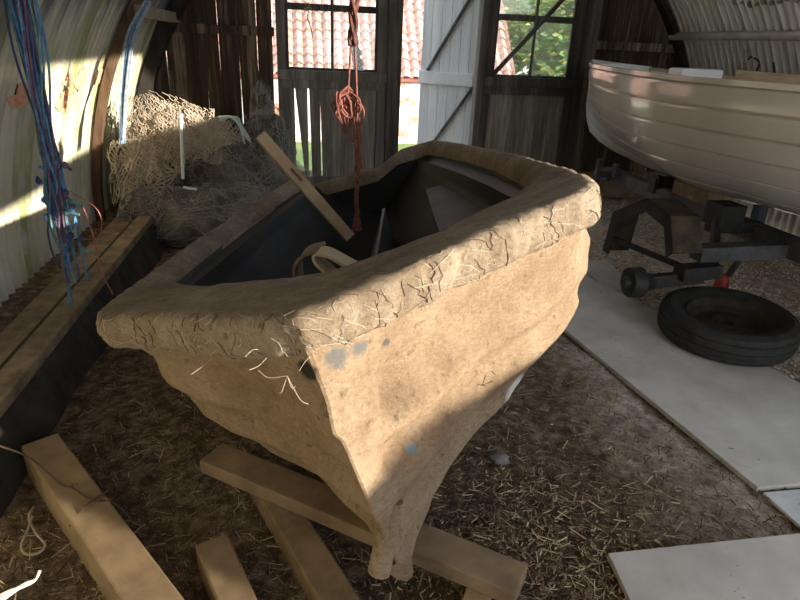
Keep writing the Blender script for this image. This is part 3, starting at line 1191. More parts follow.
irows = []
NI = 40
for u in IU:
    b = interp(u, IN_U, IN_B) + 0.005
    D = interp(u, [.43, .5, .62, 1.0, 2.05], [.06, .25, .40, .42, .22])
    half = []
    for k in range(NI + 1):
        s = k / NI
        # lapped strakes as small steps
        stp = (s * 5.0) % 1.0
        lap = 0.020 * (stp ** 3) if s < 0.82 else 0
        gg = interp(s, [0, .25, .5, .75, .92, 1.0], [1, .95, .84, .64, .36, 0.0])
        v = max(0, b * gg - lap * min(1, b / 0.2) + 0.0)
        wz = sheer(u) - 0.035 - s * D
        if s > 0.08:
            v = min(v, max(0.0, hull_half(u, wz) - 0.06))
        half.append((v, wz))
    irows.append([bp(u, -v, w_) for v, w_ in half] + [bp(u, v, w_) for v, w_ in half[::-1][1:]])
im = MB()
im.grid(irows)
ni = len(irows[0])


def t_dip(v):
    return -0.06 * max(0, min(1, (v + 0.36) / 0.05)) * max(0, min(1, (0.20 - v) / 0.14))


crow = []
for k in range(ni // 2 + 1):
    pa, pb_ = irows[-1][k] - BO, irows[-1][ni - 1 - k] - BO
    row = []
    for m in range(25):
        p = pa.lerp(pb_, m / 24)
        v, w_ = p.dot(V_), p.dot(W_)
        row.append(bp(p.dot(U_), v, min(w_, sheer(2.05) - 0.014 + t_dip(v))))
    crow.append(row)
im.grid(crow)
lin = im.build('inside_skin', M['gel_black'], mould, smooth=True, angle=35)

# tapering moulded ridges inside
M['gel_grey'] = simple('dusty_grey_gelcoat', (0.03, 0.03, 0.03), (0.075, 0.07, 0.068), 8, rough=0.5, bs=0.1)
q = MB()
q.grid([[bp(1.72, 0.27, -0.42), bp(1.70, 0.27, -0.245), bp(1.66, 0.40, -0.235)], [bp(1.35, 0.28, -0.46), bp(1.35, 0.275, -0.265), bp(1.35, 0.50, -0.245)],
        [bp(0.95, 0.28, -0.47), bp(0.95, 0.285, -0.29), bp(0.95, 0.53, -0.26)]])
q.build('side_bench', M['gel_grey'], mould)
q = MB()
ca = [[bp(u, v - 0.10 * f_, -0.46), bp(u, v - 0.09 * f_, w_ - 0.10 * f_), bp(u, v - 0.012, w_), bp(u, v, w_), bp(u, v, -0.46)] for u, v, w_, f_ in ((1.66, 0.075, -0.27, 0.15), (1.3, 0.055, -0.285, 0.6), (0.95, 0.035, -0.30, 1.0))]
q.grid(ca, True)
q.add(ca[0], [(0, 1, 2, 3, 4)])
q.add(ca[-1], [(4, 3, 2, 1, 0)])
q.build('centre_case', M['gel_grey'], mould)

# rolled tube at the forefoot
q = MB()
tp, tb = Vector((0.005, 1.075, 0.335)), Vector((-0.020, 1.035, 0.165))
ax = (tb - tp).normalized()
q.tube([tp, tp.lerp(tb, 0.3), tp.lerp(tb, 0.7), tb], 0.026, 16, True, lambda f: 0.9 + 0.12 * f)
q.lathe(tb, ax, [(0.027, -0.002), (0.026, 0.006), (0.018, 0.009), (0.009, 0.008), (0.007, 0.002), (0.007, -0.02), (0.001, -0.02)], 16)
q.build('forefoot_tube', M['mould'], mould, smooth=True, angle=50)

# loose fibres at the bow corner and along the rim
random.seed(9)
q = MB()
for i in range(46):
    f = random.random()
    k = int(lerp(NS - 60, NS + 30, random.random() ** 1.0))
    o = ring[k][0]
    p0 = bp(o[0], o[1], sheer(o[0]) - random.uniform(0.0, 0.085))
    out = (bp(o[0], o[1], 0) - bp(1.1, 0, 0)).normalized()
    p0 = p0 + out * 0.004
    d1 = out * random.uniform(0.004, 0.02) + Vector((random.uniform(-.03, .03), random.uniform(-.03, .03), random.uniform(-0.025, 0.012)))
    q.tube(catmull([p0, p0 + d1 * 0.5 + Vector((0, 0, random.uniform(-.008, .008))), p0 + d1], 3), 0.0004, 3)
q.build('loose_fibres', M['pale_net'], mould)['kind'] = 'stuff'
# strands and cracks lying in the matting of the rolled edge
RIM_ROWS = rows_rim
for nm, mt, cnt, rad in (('lying_fibres', 'pale_net', 260, 0.0006), ('cracks', 'twig', 120, 0.0008)):
    q = MB()
    for i in range(cnt):
        k = int(lerp(60, NS + 110, random.random()))
        j = random.randint(8, 17)
        d = random.uniform(-0.8, 0.8) if nm == 'cracks' else random.gauss(0, 1.6)
        ln_ = random.randint(3, 7) if nm == 'cracks' else random.randint(2, 4)
        path = []
        for e in range(ln_):
            jj = min(j + e, 20)
            kk = min(max(int(k + d * e), 0), len(RIM_ROWS) - 1)
            p = RIM_ROWS[kk][jj]
            path.append(p + (p - RIM_ROWS[kk][4]).normalized() * 0.0012 + Vector((random.uniform(-.001, .001), 0, random.uniform(-.001, .001))))
        if len(path) > 1 and (path[-1] - path[0]).length > 0.01:
            q.tube(path, rad * random.uniform(0.6, 1.3), 4)
    q.build(nm, M[mt], mould)['kind'] = 'stuff'
# the pale fibre hanging under the bow corner
q = MB()
p0 = bp(-0.012, -0.05, -0.10)
for dx in ((-0.07, 0.02, 0.0), (0.05, -0.02, -0.06), (-0.02, 0, -0.045), (0.02, -0.01, -0.02)):
    q.tube(catmull([p0, p0 + Vector(dx) * 0.5 + Vector((0, -0.006, -0.008)), p0 + Vector(dx) * 0.8], 4), 0.0006, 4)
q.build('frayed_strand', M['pale_net'], mould)

# pencilled letter on the hull
def stroke(pts, mb_, r=0.0012):
    mb_.tube([hull_pt(u, s, 1) + V_ * 0.001 for u, s in pts], r, 4)


q = MB()
u0, s0 = 0.305, 0.54
du, ds = 0.018, 0.028
stroke([(u0, s0), (u0 + 0.004, s0 + ds * 0.5), (u0 + 0.008, s0 + ds)], q)
stroke([(u0 + du, s0 - 0.008), (u0 + 0.004, s0 + ds * 0.5), (u0 + du * 1.1, s0 + ds)], q)
stroke([(u0 + du * 1.6, s0 - 0.006), (u0 + du * 1.65, s0 + ds * 0.45)], q)
stroke([(u0 + du * 1.7, s0 + ds * 0.75), (u0 + du * 1.72, s0 + ds * 0.85)], q)
q.build('pencilled_letter', M['twig'], mould)

# ================================================================== TIMBERS
def timber(p, q, wd, ht, label, mat='timber', group='timbers on the floor', bev=0.006, roll=0):
    t = tag(MB().beam(p, q, wd, ht, roll=roll).build('timber', M[mat], None, bevel=bev), label, 'timber', group)
    return t


timber((-0.56, 1.52, 0.080), (0.325, 1.085, 0.080), 0.105, 0.045, 'sawn timber lying crosswise under the bow of the boat mould', 'timber')
timber((-1.10, 1.54, 0.045), (-0.27, 0.73, 0.045), 0.105, 0.12, 'thick sawn timber at lower left, its far end against the kerb')
timber((-0.465, 1.20, 0.030), (-0.20, 0.78, 0.030), 0.085, 0.085, 'short timber lying between the two longer ones at bottom left')
timber((-0.405, 1.50, 0.020), (0.045, 0.80, 0.020), 0.088, 0.075, 'timber running out from beneath the crosswise timber, below the bow')
timber((0.245, 1.15, 0.022), (0.12, 0.80, 0.022), 0.06, 0.068, 'small offcut timber under the right end of the crosswise timber', 'timber_pale')

# ================================================================== BOARDS ON THE FLOOR
def sheet(pts, th, name, label, mat, z0=0.0):
    m2 = MB()
    lo_ = [Vector((p[0], p[1], z0)) for p in pts]
    hi_ = [Vector((p[0], p[1], z0 + th)) for p in pts]
    m2.add(lo_ + hi_, [(0, 1, 2, 3), (7, 6, 5, 4), (0, 4, 5, 1), (1, 5, 6, 2), (2, 6, 7, 3), (3, 7, 4, 0)])
    return tag(m2.build(name, M[mat], None, bevel=0.003), label, 'board', 'boards on the floor')


sheet([(1.17, 1.565), (1.98, 1.71), (1.08, 3.58), (0.57, 3.47)], 0.02, 'floor_board', 'long pale plywood sheet on the floor between the mould and the tyre', 'plywood')
sheet([(1.20, 3.26), (1.37, 3.27), (1.36, 3.80), (1.12, 3.76)], 0.016, 'floor_board', 'short pale board on the floor beside the trailer hub', 'plywood', 0.002)
sheet([(0.60, 1.262), (1.6, 1.445), (1.75, 0.75), (0.63, 0.75)], 0.02, 'floor_board', 'plywood sheet in the bottom right corner, nearest the viewer', 'plywood')
sheet([(1.182, 1.552), (1.95, 1.69), (2.0, 1.35), (1.24, 1.30)], 0.012, 'floor_board', 'whitish board butted against the near end of the long sheet', 'board_pale', 0.0)

# ================================================================== WHITE DINGHY
DC = 2.45


def dz_half(b):
    """half beam at distance b along the hut"""
    t = (5.13 - b) / 3.4
    return 0.70 * (1 - (1 - min(1, max(0, t) / 0.75)) ** 2.0) if t < 0.75 else 0.70 - 0.12 * ((t - 0.75) / 0.25) ** 2


def d_keel(b):
    return interp(b, [1.7, 2.6, 3.2, 3.6, 4.1, 4.5, 4.75, 4.95, 5.06, 5.11, 5.14], [0.62, 0.575, 0.535, 0.535, 0.545, 0.57, 0.605, 0.66, 0.75, 0.86, 1.18])


def d_sheer(b):
    return interp(b, [1.7, 2.8, 3.6, 4.4, 5.14], [1.165, 1.155, 1.165, 1.175, 1.195])


dingy = thing('dinghy', hut(DC, 3.4, 0.54), 'white clinker dinghy with wooden gunwale standing on the black trailer', 'boat')
NB = 56
NSTR = 6
PER = 14
DB = [1.72 + (5.13 - 1.72) * (1 - (1 - i / NB) ** 1.5) for i in range(NB + 1)]


def d_pt(b, s, side, inset=0.0):
    """s 0 keel .. 1 sheer"""
    k, sh = d_keel(b), d_sheer(b)
    hb = dz_half(b)
    f = min(1, max(0, (5.13 - b) / 1.9))
    ex = lerp(1.25, 2.6, f)
    yy = (1 - (1 - s) ** ex) ** (1 / lerp(1.0, 1.35, f))
    strake = s * NSTR
    fr = strake - math.floor(strake)
    if s > 0.999:
        fr = 1
    lap = 0.012 * (1 - fr) * min(1, hb / 0.1)
    if inset == 0 and 0.5 < strake < NSTR - 0.01:
        lap -= 0.014 * math.exp(-((fr - 0.93) / 0.07) ** 2) * min(1, 0.25 + hb / 0.15)
    v = max(0.0, hb * yy + lap - inset)
    return hut(DC + side * v, b, k + (sh - k) * s + inset * 0.4 - side * v * 0.035)


svals = []
for i in range(NSTR):
    for j in range(PER):
        svals.append((i + j / (PER - 1) * 0.995) / NSTR)
svals[-1] = 1.0
rowsd = []
for b in DB:
    L = [d_pt(b, s, -1) for s in svals]
    Rr = [d_pt(b, s, 1) for s in svals]
    rowsd.append(L[::-1] + Rr)
q = MB()
q.grid(rowsd)
nd_ = len(rowsd[0])
q.add(list(rowsd[0]), [(k, k + 1, nd_ - 2 - k, nd_ - 1 - k) for k in range(nd_ // 2 - 1)])
q.build('hull', M['gel_white'], dingy, smooth=True, angle=28)
# inside skin
q = MB()
sv = [i / 12 for i in range(13)]
q.grid([[d_pt(b, s, -1, 0.02) for s in sv][::-1] + [d_pt(b, s, 1, 0.02) for s in sv] for b in DB[1:-3]])
q.build('inside_skin', M['gel_bright'], dingy, smooth=True, angle=60)
# gunwales
for side in (-1, 1):
    q = MB()
    q.strip([hut(DC + side * (dz_half(b) - 0.006), b, d_sheer(b) + 0.004 - side * dz_half(b) * 0.035) for b in DB[:-1]], (0, 0, 1), 0.022, 0.034)
    q.build('gunwale', M['gel_white'] if side < 0 else M['gunwale_wood'], dingy, smooth=True, angle=30)
q = MB()
bs_ = [b for b in DB if b < 3.98]
q.strip([hut(DC + dz_half(b) - 0.035, b, d_sheer(b) + 0.0) for b in bs_], (0, 0, 1), 0.075, 0.02)
q.build('inwale', M['gunwale_wood'], dingy, smooth=True, angle=30)
# foredeck
q = MB()
bs_ = [b for b in DB if b > 4.60]
q.grid([[hut(DC - dz_half(b) * 0.97, b, d_sheer(b) + 0.012), hut(DC, b, d_sheer(b) + 0.028), hut(DC + dz_half(b) * 0.97, b, d_sheer(b) + 0.012)] for b in bs_])
b = bs_[0]
q.add([hut(DC - dz_half(b) * 0.97, b, d_sheer(b) + 0.012), hut(DC, b, d_sheer(b) + 0.028), hut(DC + dz_half(b) * 0.97, b, d_sheer(b) + 0.012),
       hut(DC + dz_half(b) * 0.95, b, d_sheer(b) - 0.25), hut(DC - dz_half(b) * 0.95, b, d_sheer(b) - 0.25)], [(0, 1, 2, 3, 4)])
q.build('foredeck', M['gel_bright'], dingy, smooth=True, angle=30)
# moulded side tank lid on the far side
q = MB()
q.hbox(DC + 0.05, DC + 0.36, 3.90, 4.06, 0.9, 1.205)
q.build('buoyancy_tank', M['gel_bright'], dingy, bevel=0.02)
q = MB()
q.hbox(DC - 0.60, DC + 0.60, 2.7, 2.95, 0.95, 0.985)
q.build('thwart', M['gunwale_wood'], dingy, bevel=0.004)

# ================================================================== TRAILER
trailer = thing('boat_trailer', hut(2.5, 3.0, 0), 'black boat trailer with its left wheel taken off, under the white dinghy', 'trailer')


def tr(name, mat, fn, bevel=0.004, smooth=False, parent=None):
    m2 = MB()
    fn(m2)
    o = m2.build(name, M[mat], trailer, bevel=bevel, smooth=smooth)
    if parent is not None:
        o.parent = parent
    return o


tr('main_beam', 'trailer_steel', lambda m: m.beam(hut(2.50, 1.6, 0.405), hut(2.47, 4.55, 0.385), 0.085, 0.10))
tr('coupling', 'trailer_steel', lambda m: (m.hbox(2.40, 2.52, 4.45, 4.62, 0.34, 0.42), m.hbox(2.38, 2.41, 4.3, 4.36, 0.40, 0.50)))
tr('jockey_clamp', 'trailer_steel', lambda m: (m.tube([hut(2.30, 4.42, 0.20), hut(2.30, 4.42, 0.52)], 0.022, 12), m.hbox(2.28, 2.44, 4.40, 4.44, 0.38, 0.43)), 0)
tr('keel_roller', 'black_metal', lambda m: m.lathe(hut(2.40, 3.68, 0.50), E1, [(0.005, -0.07), (0.055, -0.07), (0.04, -0.01), (0.04, 0.03), (0.055, 0.09), (0.005, 0.09)], 20), 0, True)
tr('roller_bracket', 'black_metal', lambda m: m.hbox(2.31, 2.33, 3.64, 3.72, 0.43, 0.53))
tr('roller_bracket', 'black_metal', lambda m: m.hbox(2.50, 2.52, 3.64, 3.72, 0.43, 0.53))
tr('keel_chock', 'timber', lambda m: m.hbox(2.40, 2.52, 3.22, 3.58, 0.455, 0.54))
tr('hull_support', 'black_metal', lambda m: (m.hbox(2.20, 2.34, 2.80, 2.95, 0.44, 0.56), m.hbox(2.20, 2.5, 2.84, 2.92, 0.40, 0.46)))
tr('post', 'black_metal', lambda m: m.beam(hut(2.16, 2.72, 0.26), hut(2.22, 2.86, 0.47), 0.04, 0.04, up=(1, 0, 0)))
tr('cross_beam', 'trailer_steel', lambda m: m.beam(hut(1.95, 2.60, 0.375), hut(3.25, 2.66, 0.39), 0.09, 0.075))
tr('axle_box', 'black_metal', lambda m: m.beam(hut(1.88, 2.60, 0.268), hut(2.10, 2.61, 0.28), 0.09, 0.07))
tr('suspension_arm', 'black_metal', lambda m: m.beam(hut(1.75, 2.66, 0.20), hut(2.02, 2.60, 0.25), 0.05, 0.065))
tr('hub', 'black_metal', lambda m: m.lathe(hut(1.66, 2.66, 0.20), E1, [(0.001, -0.035), (0.03, -0.035), (0.035, -0.01), (0.075, -0.008), (0.078, 0.0), (0.078, 0.06), (0.05, 0.085), (0.04, 0.13)], 28), 0, True)
# mudguard: five flat facets with side lips
gp = [(3.15, 0.21), (3.11, 0.45), (2.80, 0.605), (2.58, 0.57), (2.50, 0.41)]


def guard(m):
    for off, a0, a1 in ((0.0, 1.75, 1.91),):
        outer = [hut(a, b, z) for a in (a0, a1) for b, z in gp]
        c = (2.75, 0.22)
        inn = [hut(a, b + (c[0] - b) * 0.03, z + (c[1] - z) * 0.03) for a in (a0, a1) for b, z in gp]
        n = len(gp)
        fs = []
        for k in range(n - 1):
            fs.append((k, k + 1, n + k + 1, n + k))
            fs.append((2 * n + k, 3 * n + k, 3 * n + k + 1, 2 * n + k + 1))
            fs.append((k, 2 * n + k, 2 * n + k + 1, k + 1))
            fs.append((n + k, n + k + 1, 3 * n + k + 1, 3 * n + k))
        fs.append((0, n, 3 * n, 2 * n))
        fs.append((n - 1, 3 * n - 1, 4 * n - 1, 2 * n - 1))
        m.add(outer + inn, fs)


mg = tr('mudguard', 'black_brown', guard, 0)


def lip(m):
    c = (2.75, 0.20)
    for a in (1.75,):
        o_ = [hut(a, b, z) for b, z in gp]
        i_ = [hut(a, b + (c[0] - b) * 0.17, z + (c[1] - z) * 0.17) for b, z in gp]
        o2 = [p + E1 * 0.008 for p in o_]
        i2 = [p + E1 * 0.008 for p in i_]
        m.grid([o_, i_, i2, o2, o_])


tr('lip', 'black_metal', lip, 0, parent=mg)
tr('stay', 'black_metal', lambda m: m.beam(hut(1.77, 3.08, 0.30), hut(1.98, 2.60, 0.27), 0.02, 0.03), parent=mg)
# tyre on the far right side
tw = tr('far_wheel', 'rubber_grey', lambda m: m.lathe(hut(2.80, 2.55, 0.27), E1, [(0.13, 0.02), (0.20, 0.0), (0.255, 0.015), (0.27, 0.05), (0.27, 0.11), (0.255, 0.145), (0.20, 0.16), (0.13, 0.14), (0.05, 0.13), (0.05, 0.03), (0.13, 0.02)], 36), 0, True)
tr('stand_tube', 'black_metal', lambda m: m.tube([hut(2.31, 2.70, 0.34), hut(2.28, 2.74, 0.195)], 0.017, 12), 0, True)

jack = thing('bottle_jack', hut(2.27, 2.76, 0), 'small red jack propping up the trailer behind the loose tyre', 'jack')
m2 = MB()
m2.lathe(hut(2.27, 2.76, -0.005), (0, 0, 1), [(0.001, 0), (0.05, 0), (0.05, 0.02), (0.032, 0.03), (0.032, 0.10), (0.038, 0.105), (0.036, 0.16), (0.025, 0.185), (0.015, 0.20), (0.001, 0.20)], 18)
m2.build('body', M['red_metal'], jack, smooth=True, angle=35)
m2 = MB()
m2.hbox(2.215, 2.25, 2.73, 2.76, 0.02, 0.11)
m2.tube([hut(2.235, 2.72, 0.13), hut(2.17, 2.68, 0.14)], 0.010, 8)
m2.build('pump_socket', M['red_metal'], jack)

# ================================================================== LOOSE TYRE
TC = Vector((1.575, 2.66, 0.0))
tyre = thing('tyre', TC, 'black car tyre on its wheel lying flat on the pale board', 'tyre')
tax = Vector((-0.03, -0.05, 1)).normalized()
tb_ = TC + Vector((0, 0, 0.032))
m2 = MB()
m2.lathe(tb_, tax, [(0.19, 0.03), (0.215, 0.008), (0.26, 0.0), (0.293, 0.012), (0.303, 0.03), (0.299, 0.036), (0.306, 0.044), (0.308, 0.066), (0.302, 0.07), (0.308, 0.076), (0.306, 0.10),
                    (0.299, 0.106), (0.303, 0.114), (0.293, 0.134), (0.265, 0.148), (0.235, 0.146), (0.215, 0.136), (0.195, 0.118), (0.19, 0.09), (0.19, 0.03)], 64)
m2.build('tyre_carcass', M['rubber'], tyre, smooth=True, angle=25)
m2 = MB()
m2.lathe(tb_, tax, [(0.195, 0.12), (0.188, 0.124), (0.18, 0.116), (0.172, 0.09), (0.14, 0.07), (0.10, 0.075), (0.07, 0.085), (0.055, 0.08), (0.035, 0.08), (0.034, 0.05), (0.17, 0.045), (0.195, 0.05)], 48)
m2.build('wheel_rim', M['rusty'], tyre, smooth=True, angle=30)

# ================================================================== LEANING PLANK IN THE MOULD
pt0, pt1 = Vector((-0.615, 2.58, 0.905)), Vector((-0.235, 2.58, 0.475))
pln = thing('slotted_plank', pt1, 'pale wooden plank with a slot leaning on the left rim inside the mould', 'plank')
ds_ = (pt0 - pt1).normalized()
ln = (pt0 - pt1).length
sd_ = Vector((0.45, -1, 0.35))
sd_ = (sd_ - ds_ * sd_.dot(ds_)).normalized()
nr_ = ds_.cross(sd_).normalized()
if nr_.z < 0:
    nr_ = -nr_
m2 = MB()
rotp = Matrix((sd_, ds_, nr_)).transposed()
WDP, THP = 0.048, 0.030
sl0, sl1 = ln * 0.56, ln * 0.68
for (a, b_, c0, c1) in ((0, sl0, -0.5, 0.5), (sl1, ln, -0.5, 0.5), (sl0, sl1, -0.5, -0.16), (sl0, sl1, 0.16, 0.5)):
    m2.box(pt1 + ds_ * (a + b_) / 2 + nr_ * WDP * (c0 + c1) / 2, (THP, b_ - a, WDP * (c1 - c0)), rotp)
m2.build('board', M['timber_pale'], pln)

# bent wooden piece inside the bow of the mould
hn = thing('bent_wood_strip', (-0.18, 1.58, 0.55), 'pale bent wooden strip curled over inside the bow of the mould', 'wood strip')
m2 = MB()
hpath = catmull([(-0.095, 1.575, 0.690), (-0.15, 1.585, 0.713), (-0.195, 1.595, 0.733), (-0.222, 1.60, 0.738), (-0.238, 1.60, 0.728), (-0.230, 1.595, 0.710), (-0.205, 1.585, 0.692), (-0.175, 1.57, 0.668), (-0.15, 1.56, 0.64)], 5)
m2.strip(hpath, Vector((0.25, 1, 0.2)), 0.045, 0.009)
m2.build('strip', M['horn_wood'], hn, smooth=True, angle=40)
m2 = MB()
m2.strip(catmull([(-0.22, 1.63, 0.742), (-0.27, 1.63, 0.725), (-0.295, 1.625, 0.69), (-0.295, 1.62, 0.62)], 5), Vector((0.25, 1, 0.2)), 0.06, 0.008)
m2.build('dark_strip', M['plank_old'], hn, smooth=True, angle=40)

# ================================================================== HANGING ROPES
# red rope in front of the doors
RX, RY = -0.232, 2.6
rr_ = thing('red_rope', (RX + 0.02, RY, 0.5), 'knotted red rope hanging from the roof into the boat mould', 'rope')
random.seed(31)
m2 = MB()
for ph in range(3):
    m2.tube([(RX + 0.013 * math.cos(i * 0.55 + ph * 2.1) + 0.004 * math.sin(i * 0.2) + 0.02 * (1 - i / 60) * 0, RY + 0.013 * math.sin(i * 0.55 + ph * 2.1), 2.40 - i * 0.0232) for i in range(50)], 0.0085, 6)
m2.build('plaited_upper_rope', M['dark_rope'], rr_, smooth=True)
m2 = MB()
m2.tube(catmull([(RX - 0.006, RY, 1.28), (RX - 0.012, RY, 1.18), (RX - 0.016, RY, 1.10), (RX - 0.01, RY, 1.0)], 6), 0.005, 6)
m2.tube(catmull([(RX + 0.008, RY - 0.005, 1.28), (RX + 0.014, RY, 1.18), (RX + 0.02, RY, 1.05), (RX + 0.025, RY, 0.9), (RX + 0.028, RY, 0.72)], 6), 0.005, 6)
# loops of the bundle
for k in range(6):
    cx = RX - 0.012 + random.uniform(-0.02, 0.02)
    rw = random.uniform(0.022, 0.07)
    top = random.uniform(1.07, 1.12)
    bot = random.uniform(0.84, 1.0)
    pts = [(cx, RY, top), (cx - rw, RY + random.uniform(-.02, .02), lerp(top, bot, 0.3)), (cx - rw * 0.6, RY - 0.01, lerp(top, bot, 0.75)), (cx, RY, bot),
           (cx + rw * 0.6, RY + 0.01, lerp(top, bot, 0.75)), (cx + rw, RY + random.uniform(-.02, .02), lerp(top, bot, 0.35)), (cx, RY, top)]
    m2.tube(catmull(pts, 6), 0.0045, 6)
for k in range(8):
    pts = [(RX + random.uniform(-0.07, 0.0), RY + random.uniform(-.02, .02), random.uniform(0.99, 1.09)) for _ in range(5)]
    m2.tube(catmull(pts, 5), 0.0045, 6)
for k in range(6):
    x0 = RX + 0.03 + random.uniform(-0.02, 0.02)
    m2.tube(catmull([(x0 - 0.01, RY, 0.99), (x0 + random.uniform(-.01, .01), RY + random.uniform(-.012, .012), 0.90), (x0 + random.uniform(-.015, .015), RY, random.uniform(0.76, 0.80))], 5), 0.004, 5)
m2.build('knotted_bundle', M['red_rope'], rr_, smooth=True)
m2 = MB()
for ph in range(3):
    m2.tube([(RX + 0.026 + 0.004 * math.sin(i * 0.3) + 0.006 * math.cos(i * 0.7 + ph * 2.1), RY + 0.006 * math.sin(i * 0.7 + ph * 2.1), 0.80 - i * 0.0095) for i in range(24)], 0.0052, 6)
for k in range(12):
    a = k / 12 * 6.28
    m2.tube([(RX + 0.026, RY, 0.60), (RX + 0.026 + 0.008 * math.cos(a), RY + 0.008 * math.sin(a), 0.57), (RX + 0.026 + 0.02 * math.cos(a), RY + 0.015 * math.sin(a), 0.505)], 0.0042, 5)
m2.build('tassel_end', M['red_rope'], rr_, smooth=True)


def rope_mat(c):
    nm = 'twine_%02d%02d%02d' % tuple(int(x * 99) for x in c)
    if nm not in M:
        M[nm] = simple(nm, tuple(x * 0.7 for x in c), tuple(min(1, x * 1.25) for x in c), 40, rough=0.85, bs=0)
    return M[nm]


# blue twine hank on the left wall
bt = thing('twine_hank', hut(-0.95, 2.47, 0.2), 'big hank of blue and purple twine hanging nearest on the left wall', 'twine', 'twine hanks hanging from the roof')
cols = [((0.10, 0.25, 0.46), 'blue_strands'), ((0.06, 0.09, 0.22), 'navy_strands'), ((0.16, 0.10, 0.15), 'purple_strands'), ((0.11, 0.25, 0.29), 'teal_strands')]
random.seed(40)
for ci, (c, nm) in enumerate(cols):
    m2 = MB()
    for k in range(11):
        zb = random.choice((0.55, 0.62, 0.7, 0.5, 0.4, 0.75, 0.33))
        if k == 0 and ci in (0, 3):
            zb = 0.22
        wv = random.uniform(0, 6)
        x0 = random.gauss(-0.005, 0.022)
        y0 = random.gauss(0, 0.02)
        pts = []
        nseg = 14
        for i in range(nseg + 1):
            z = lerp(1.44, zb, i / nseg)
            f = 1 - 0.5 * math.exp(-((z - 0.9) / 0.25) ** 2)
            jx = 0.010 * math.sin(z * 9 + wv) + (0.022 * nz((z * 9, wv, k), 1) if z < 0.85 else 0)
            pts.append(hut(-0.95 + x0 * f + jx + 0.03, 2.47 + y0 * f, z))
        m2.tube(catmull(pts, 2), 0.0042, 5)
    for k in range(5):
        z = random.uniform(0.42, 0.85)
        x = -0.92 + random.uniform(-0.06, 0.06)
        m2.tube([hut(x, 2.47, z), hut(x + random.uniform(-.05, .05), 2.46, z + random.uniform(-.02, .02))], 0.006, 5)
        m2.lathe(hut(x, 2.47, z), (0, 0, 1), [(0.001, -0.014), (0.011, -0.006), (0.011, 0.006), (0.001, 0.014)], 8)
    m2.build(nm, rope_mat(c), bt, smooth=True)
m2 = MB()
m2.tube(catmull([hut(-0.86, 2.55, 0.62), hut(-0.84, 2.55, 0.5), hut(-0.83, 2.55, 0.35), hut(-0.80, 2.55, 0.24)], 5), 0.0028, 5)
m2.tube(catmull([hut(-0.88, 2.50, 0.70), hut(-0.79, 2.5, 0.62), hut(-0.80, 2.5, 0.52), hut(-0.88, 2.5, 0.50)], 5), 0.002, 5)
m2.build('pink_strand', rope_mat((0.40, 0.16, 0.14)), bt, smooth=True)

bt = thing('twine_hank', hut(-1.0, 4.0, 0.68), 'thin pale blue twine hank hanging farther along by the rib', 'twine', 'twine hanks hanging from the roof')
for ci, (c, nm) in enumerate((((0.13, 0.27, 0.44), 'blue_strands'), ((0.30, 0.36, 0.42), 'grey_strands'))):
    m2 = MB()
    for k in range(7):
        x0, y0 = random.uniform(-.02, .02), random.uniform(-.02, .02)
        m2.tube(catmull([hut(-0.86 + x0, 4.18 + y0, 1.45), hut(-0.94 + x0 * 1.3, 4.0 + y0, 1.25), hut(-0.975 + x0, 3.85 + y0, 0.98), hut(-1.0 + x0 * 0.6, 3.75 + y0, 0.68 + random.uniform(0, .05))], 6), 0.005, 5)
    m2.build(nm, rope_mat(c), bt, smooth=True)

# ================================================================== FISHING NETS
def net_sheet(m2, A, Bp, C, D, n, seg, r, sag, seed, z_amp=0.05):
    """two families of wandering threads over the quad A B C D (A-B top, D-C bottom)"""
    def S(s, t):
        p = A.lerp(Bp, s).lerp(D.lerp(C, s), t)
        q = p.copy()
        k = Vector((nz(p, 3.0, seed), nz(p, 3.0, seed + 5), nz(p, 3.0, seed + 9)))
        k2 = Vector((nz(p, 9.0, seed), nz(p, 9.0, seed + 5), nz(p, 9.0, seed + 9)))
        q += k * z_amp + k2 * z_amp * 0.35
        q.z -= sag * math.sin(math.pi * s) * (1 - t)
        lim = HC - math.sqrt(max(HR * HR - (q.z - HZ) ** 2, 0)) + 0.03
        if q.dot(E1) < lim:
            q += E1 * (lim - q.dot(E1))
        return q
    for i in range(n):
        f = (i + random.uniform(-0.4, 0.4)) / n
        for dr in (1, -1):
            pts = []
            for k in range(seg + 1):
                t = k / seg
                s = f + dr * (t - 0.5) * 0.55 + 0.012 * (1 if k % 2 else -1)
                if 0 <= s <= 1:
                    pts.append(S(s, t))
            if len(pts) > 3:
                m2.tube(pts, r * random.uniform(0.8, 1.3), 3, False)


random.seed(50)
pn_ = thing('fishing_net', hut(-0.9, 4.5, 0.3), 'pale straw-coloured fishing net draped over the heap by the left wall', 'fishing net', 'fishing nets')
m2 = MB()
quads = [((-1.16, 4.50, 0.90), (-0.80, 4.30, 0.86), (-0.62, 4.15, 0.55), (-1.08, 4.05, 0.36)),
         ((-0.98, 4.45, 0.95), (-0.42, 4.35, 0.76), (-0.38, 4.25, 0.66), (-0.85, 4.12, 0.50)),
         ((-1.16, 4.20, 0.66), (-0.90, 4.12, 0.66), (-0.82, 4.02, 0.40), (-1.16, 3.98, 0.28)),
         ((-0.80, 4.30, 0.86), (-0.40, 4.34, 0.78), (-0.38, 4.22, 0.62), (-0.66, 4.14, 0.52)),
         ((-1.10, 4.40, 0.80), (-0.75, 4.28, 0.80), (-0.55, 4.12, 0.56), (-1.0, 4.03, 0.44))]
for k, qd in enumerate(quads):
    net_sheet(m2, *[hut(*p) for p in qd], 15, 30, 0.0028, 0.02, 3 + k * 2, 0.09)
    net_sheet(m2, *[hut(p[0], p[1] + 0.03, p[2] - 0.01) for p in qd], 13, 30, 0.0026, 0.02, 23 + k * 2, 0.14)
m2.build('mesh', M['pale_net'], pn_)
m2 = MB()
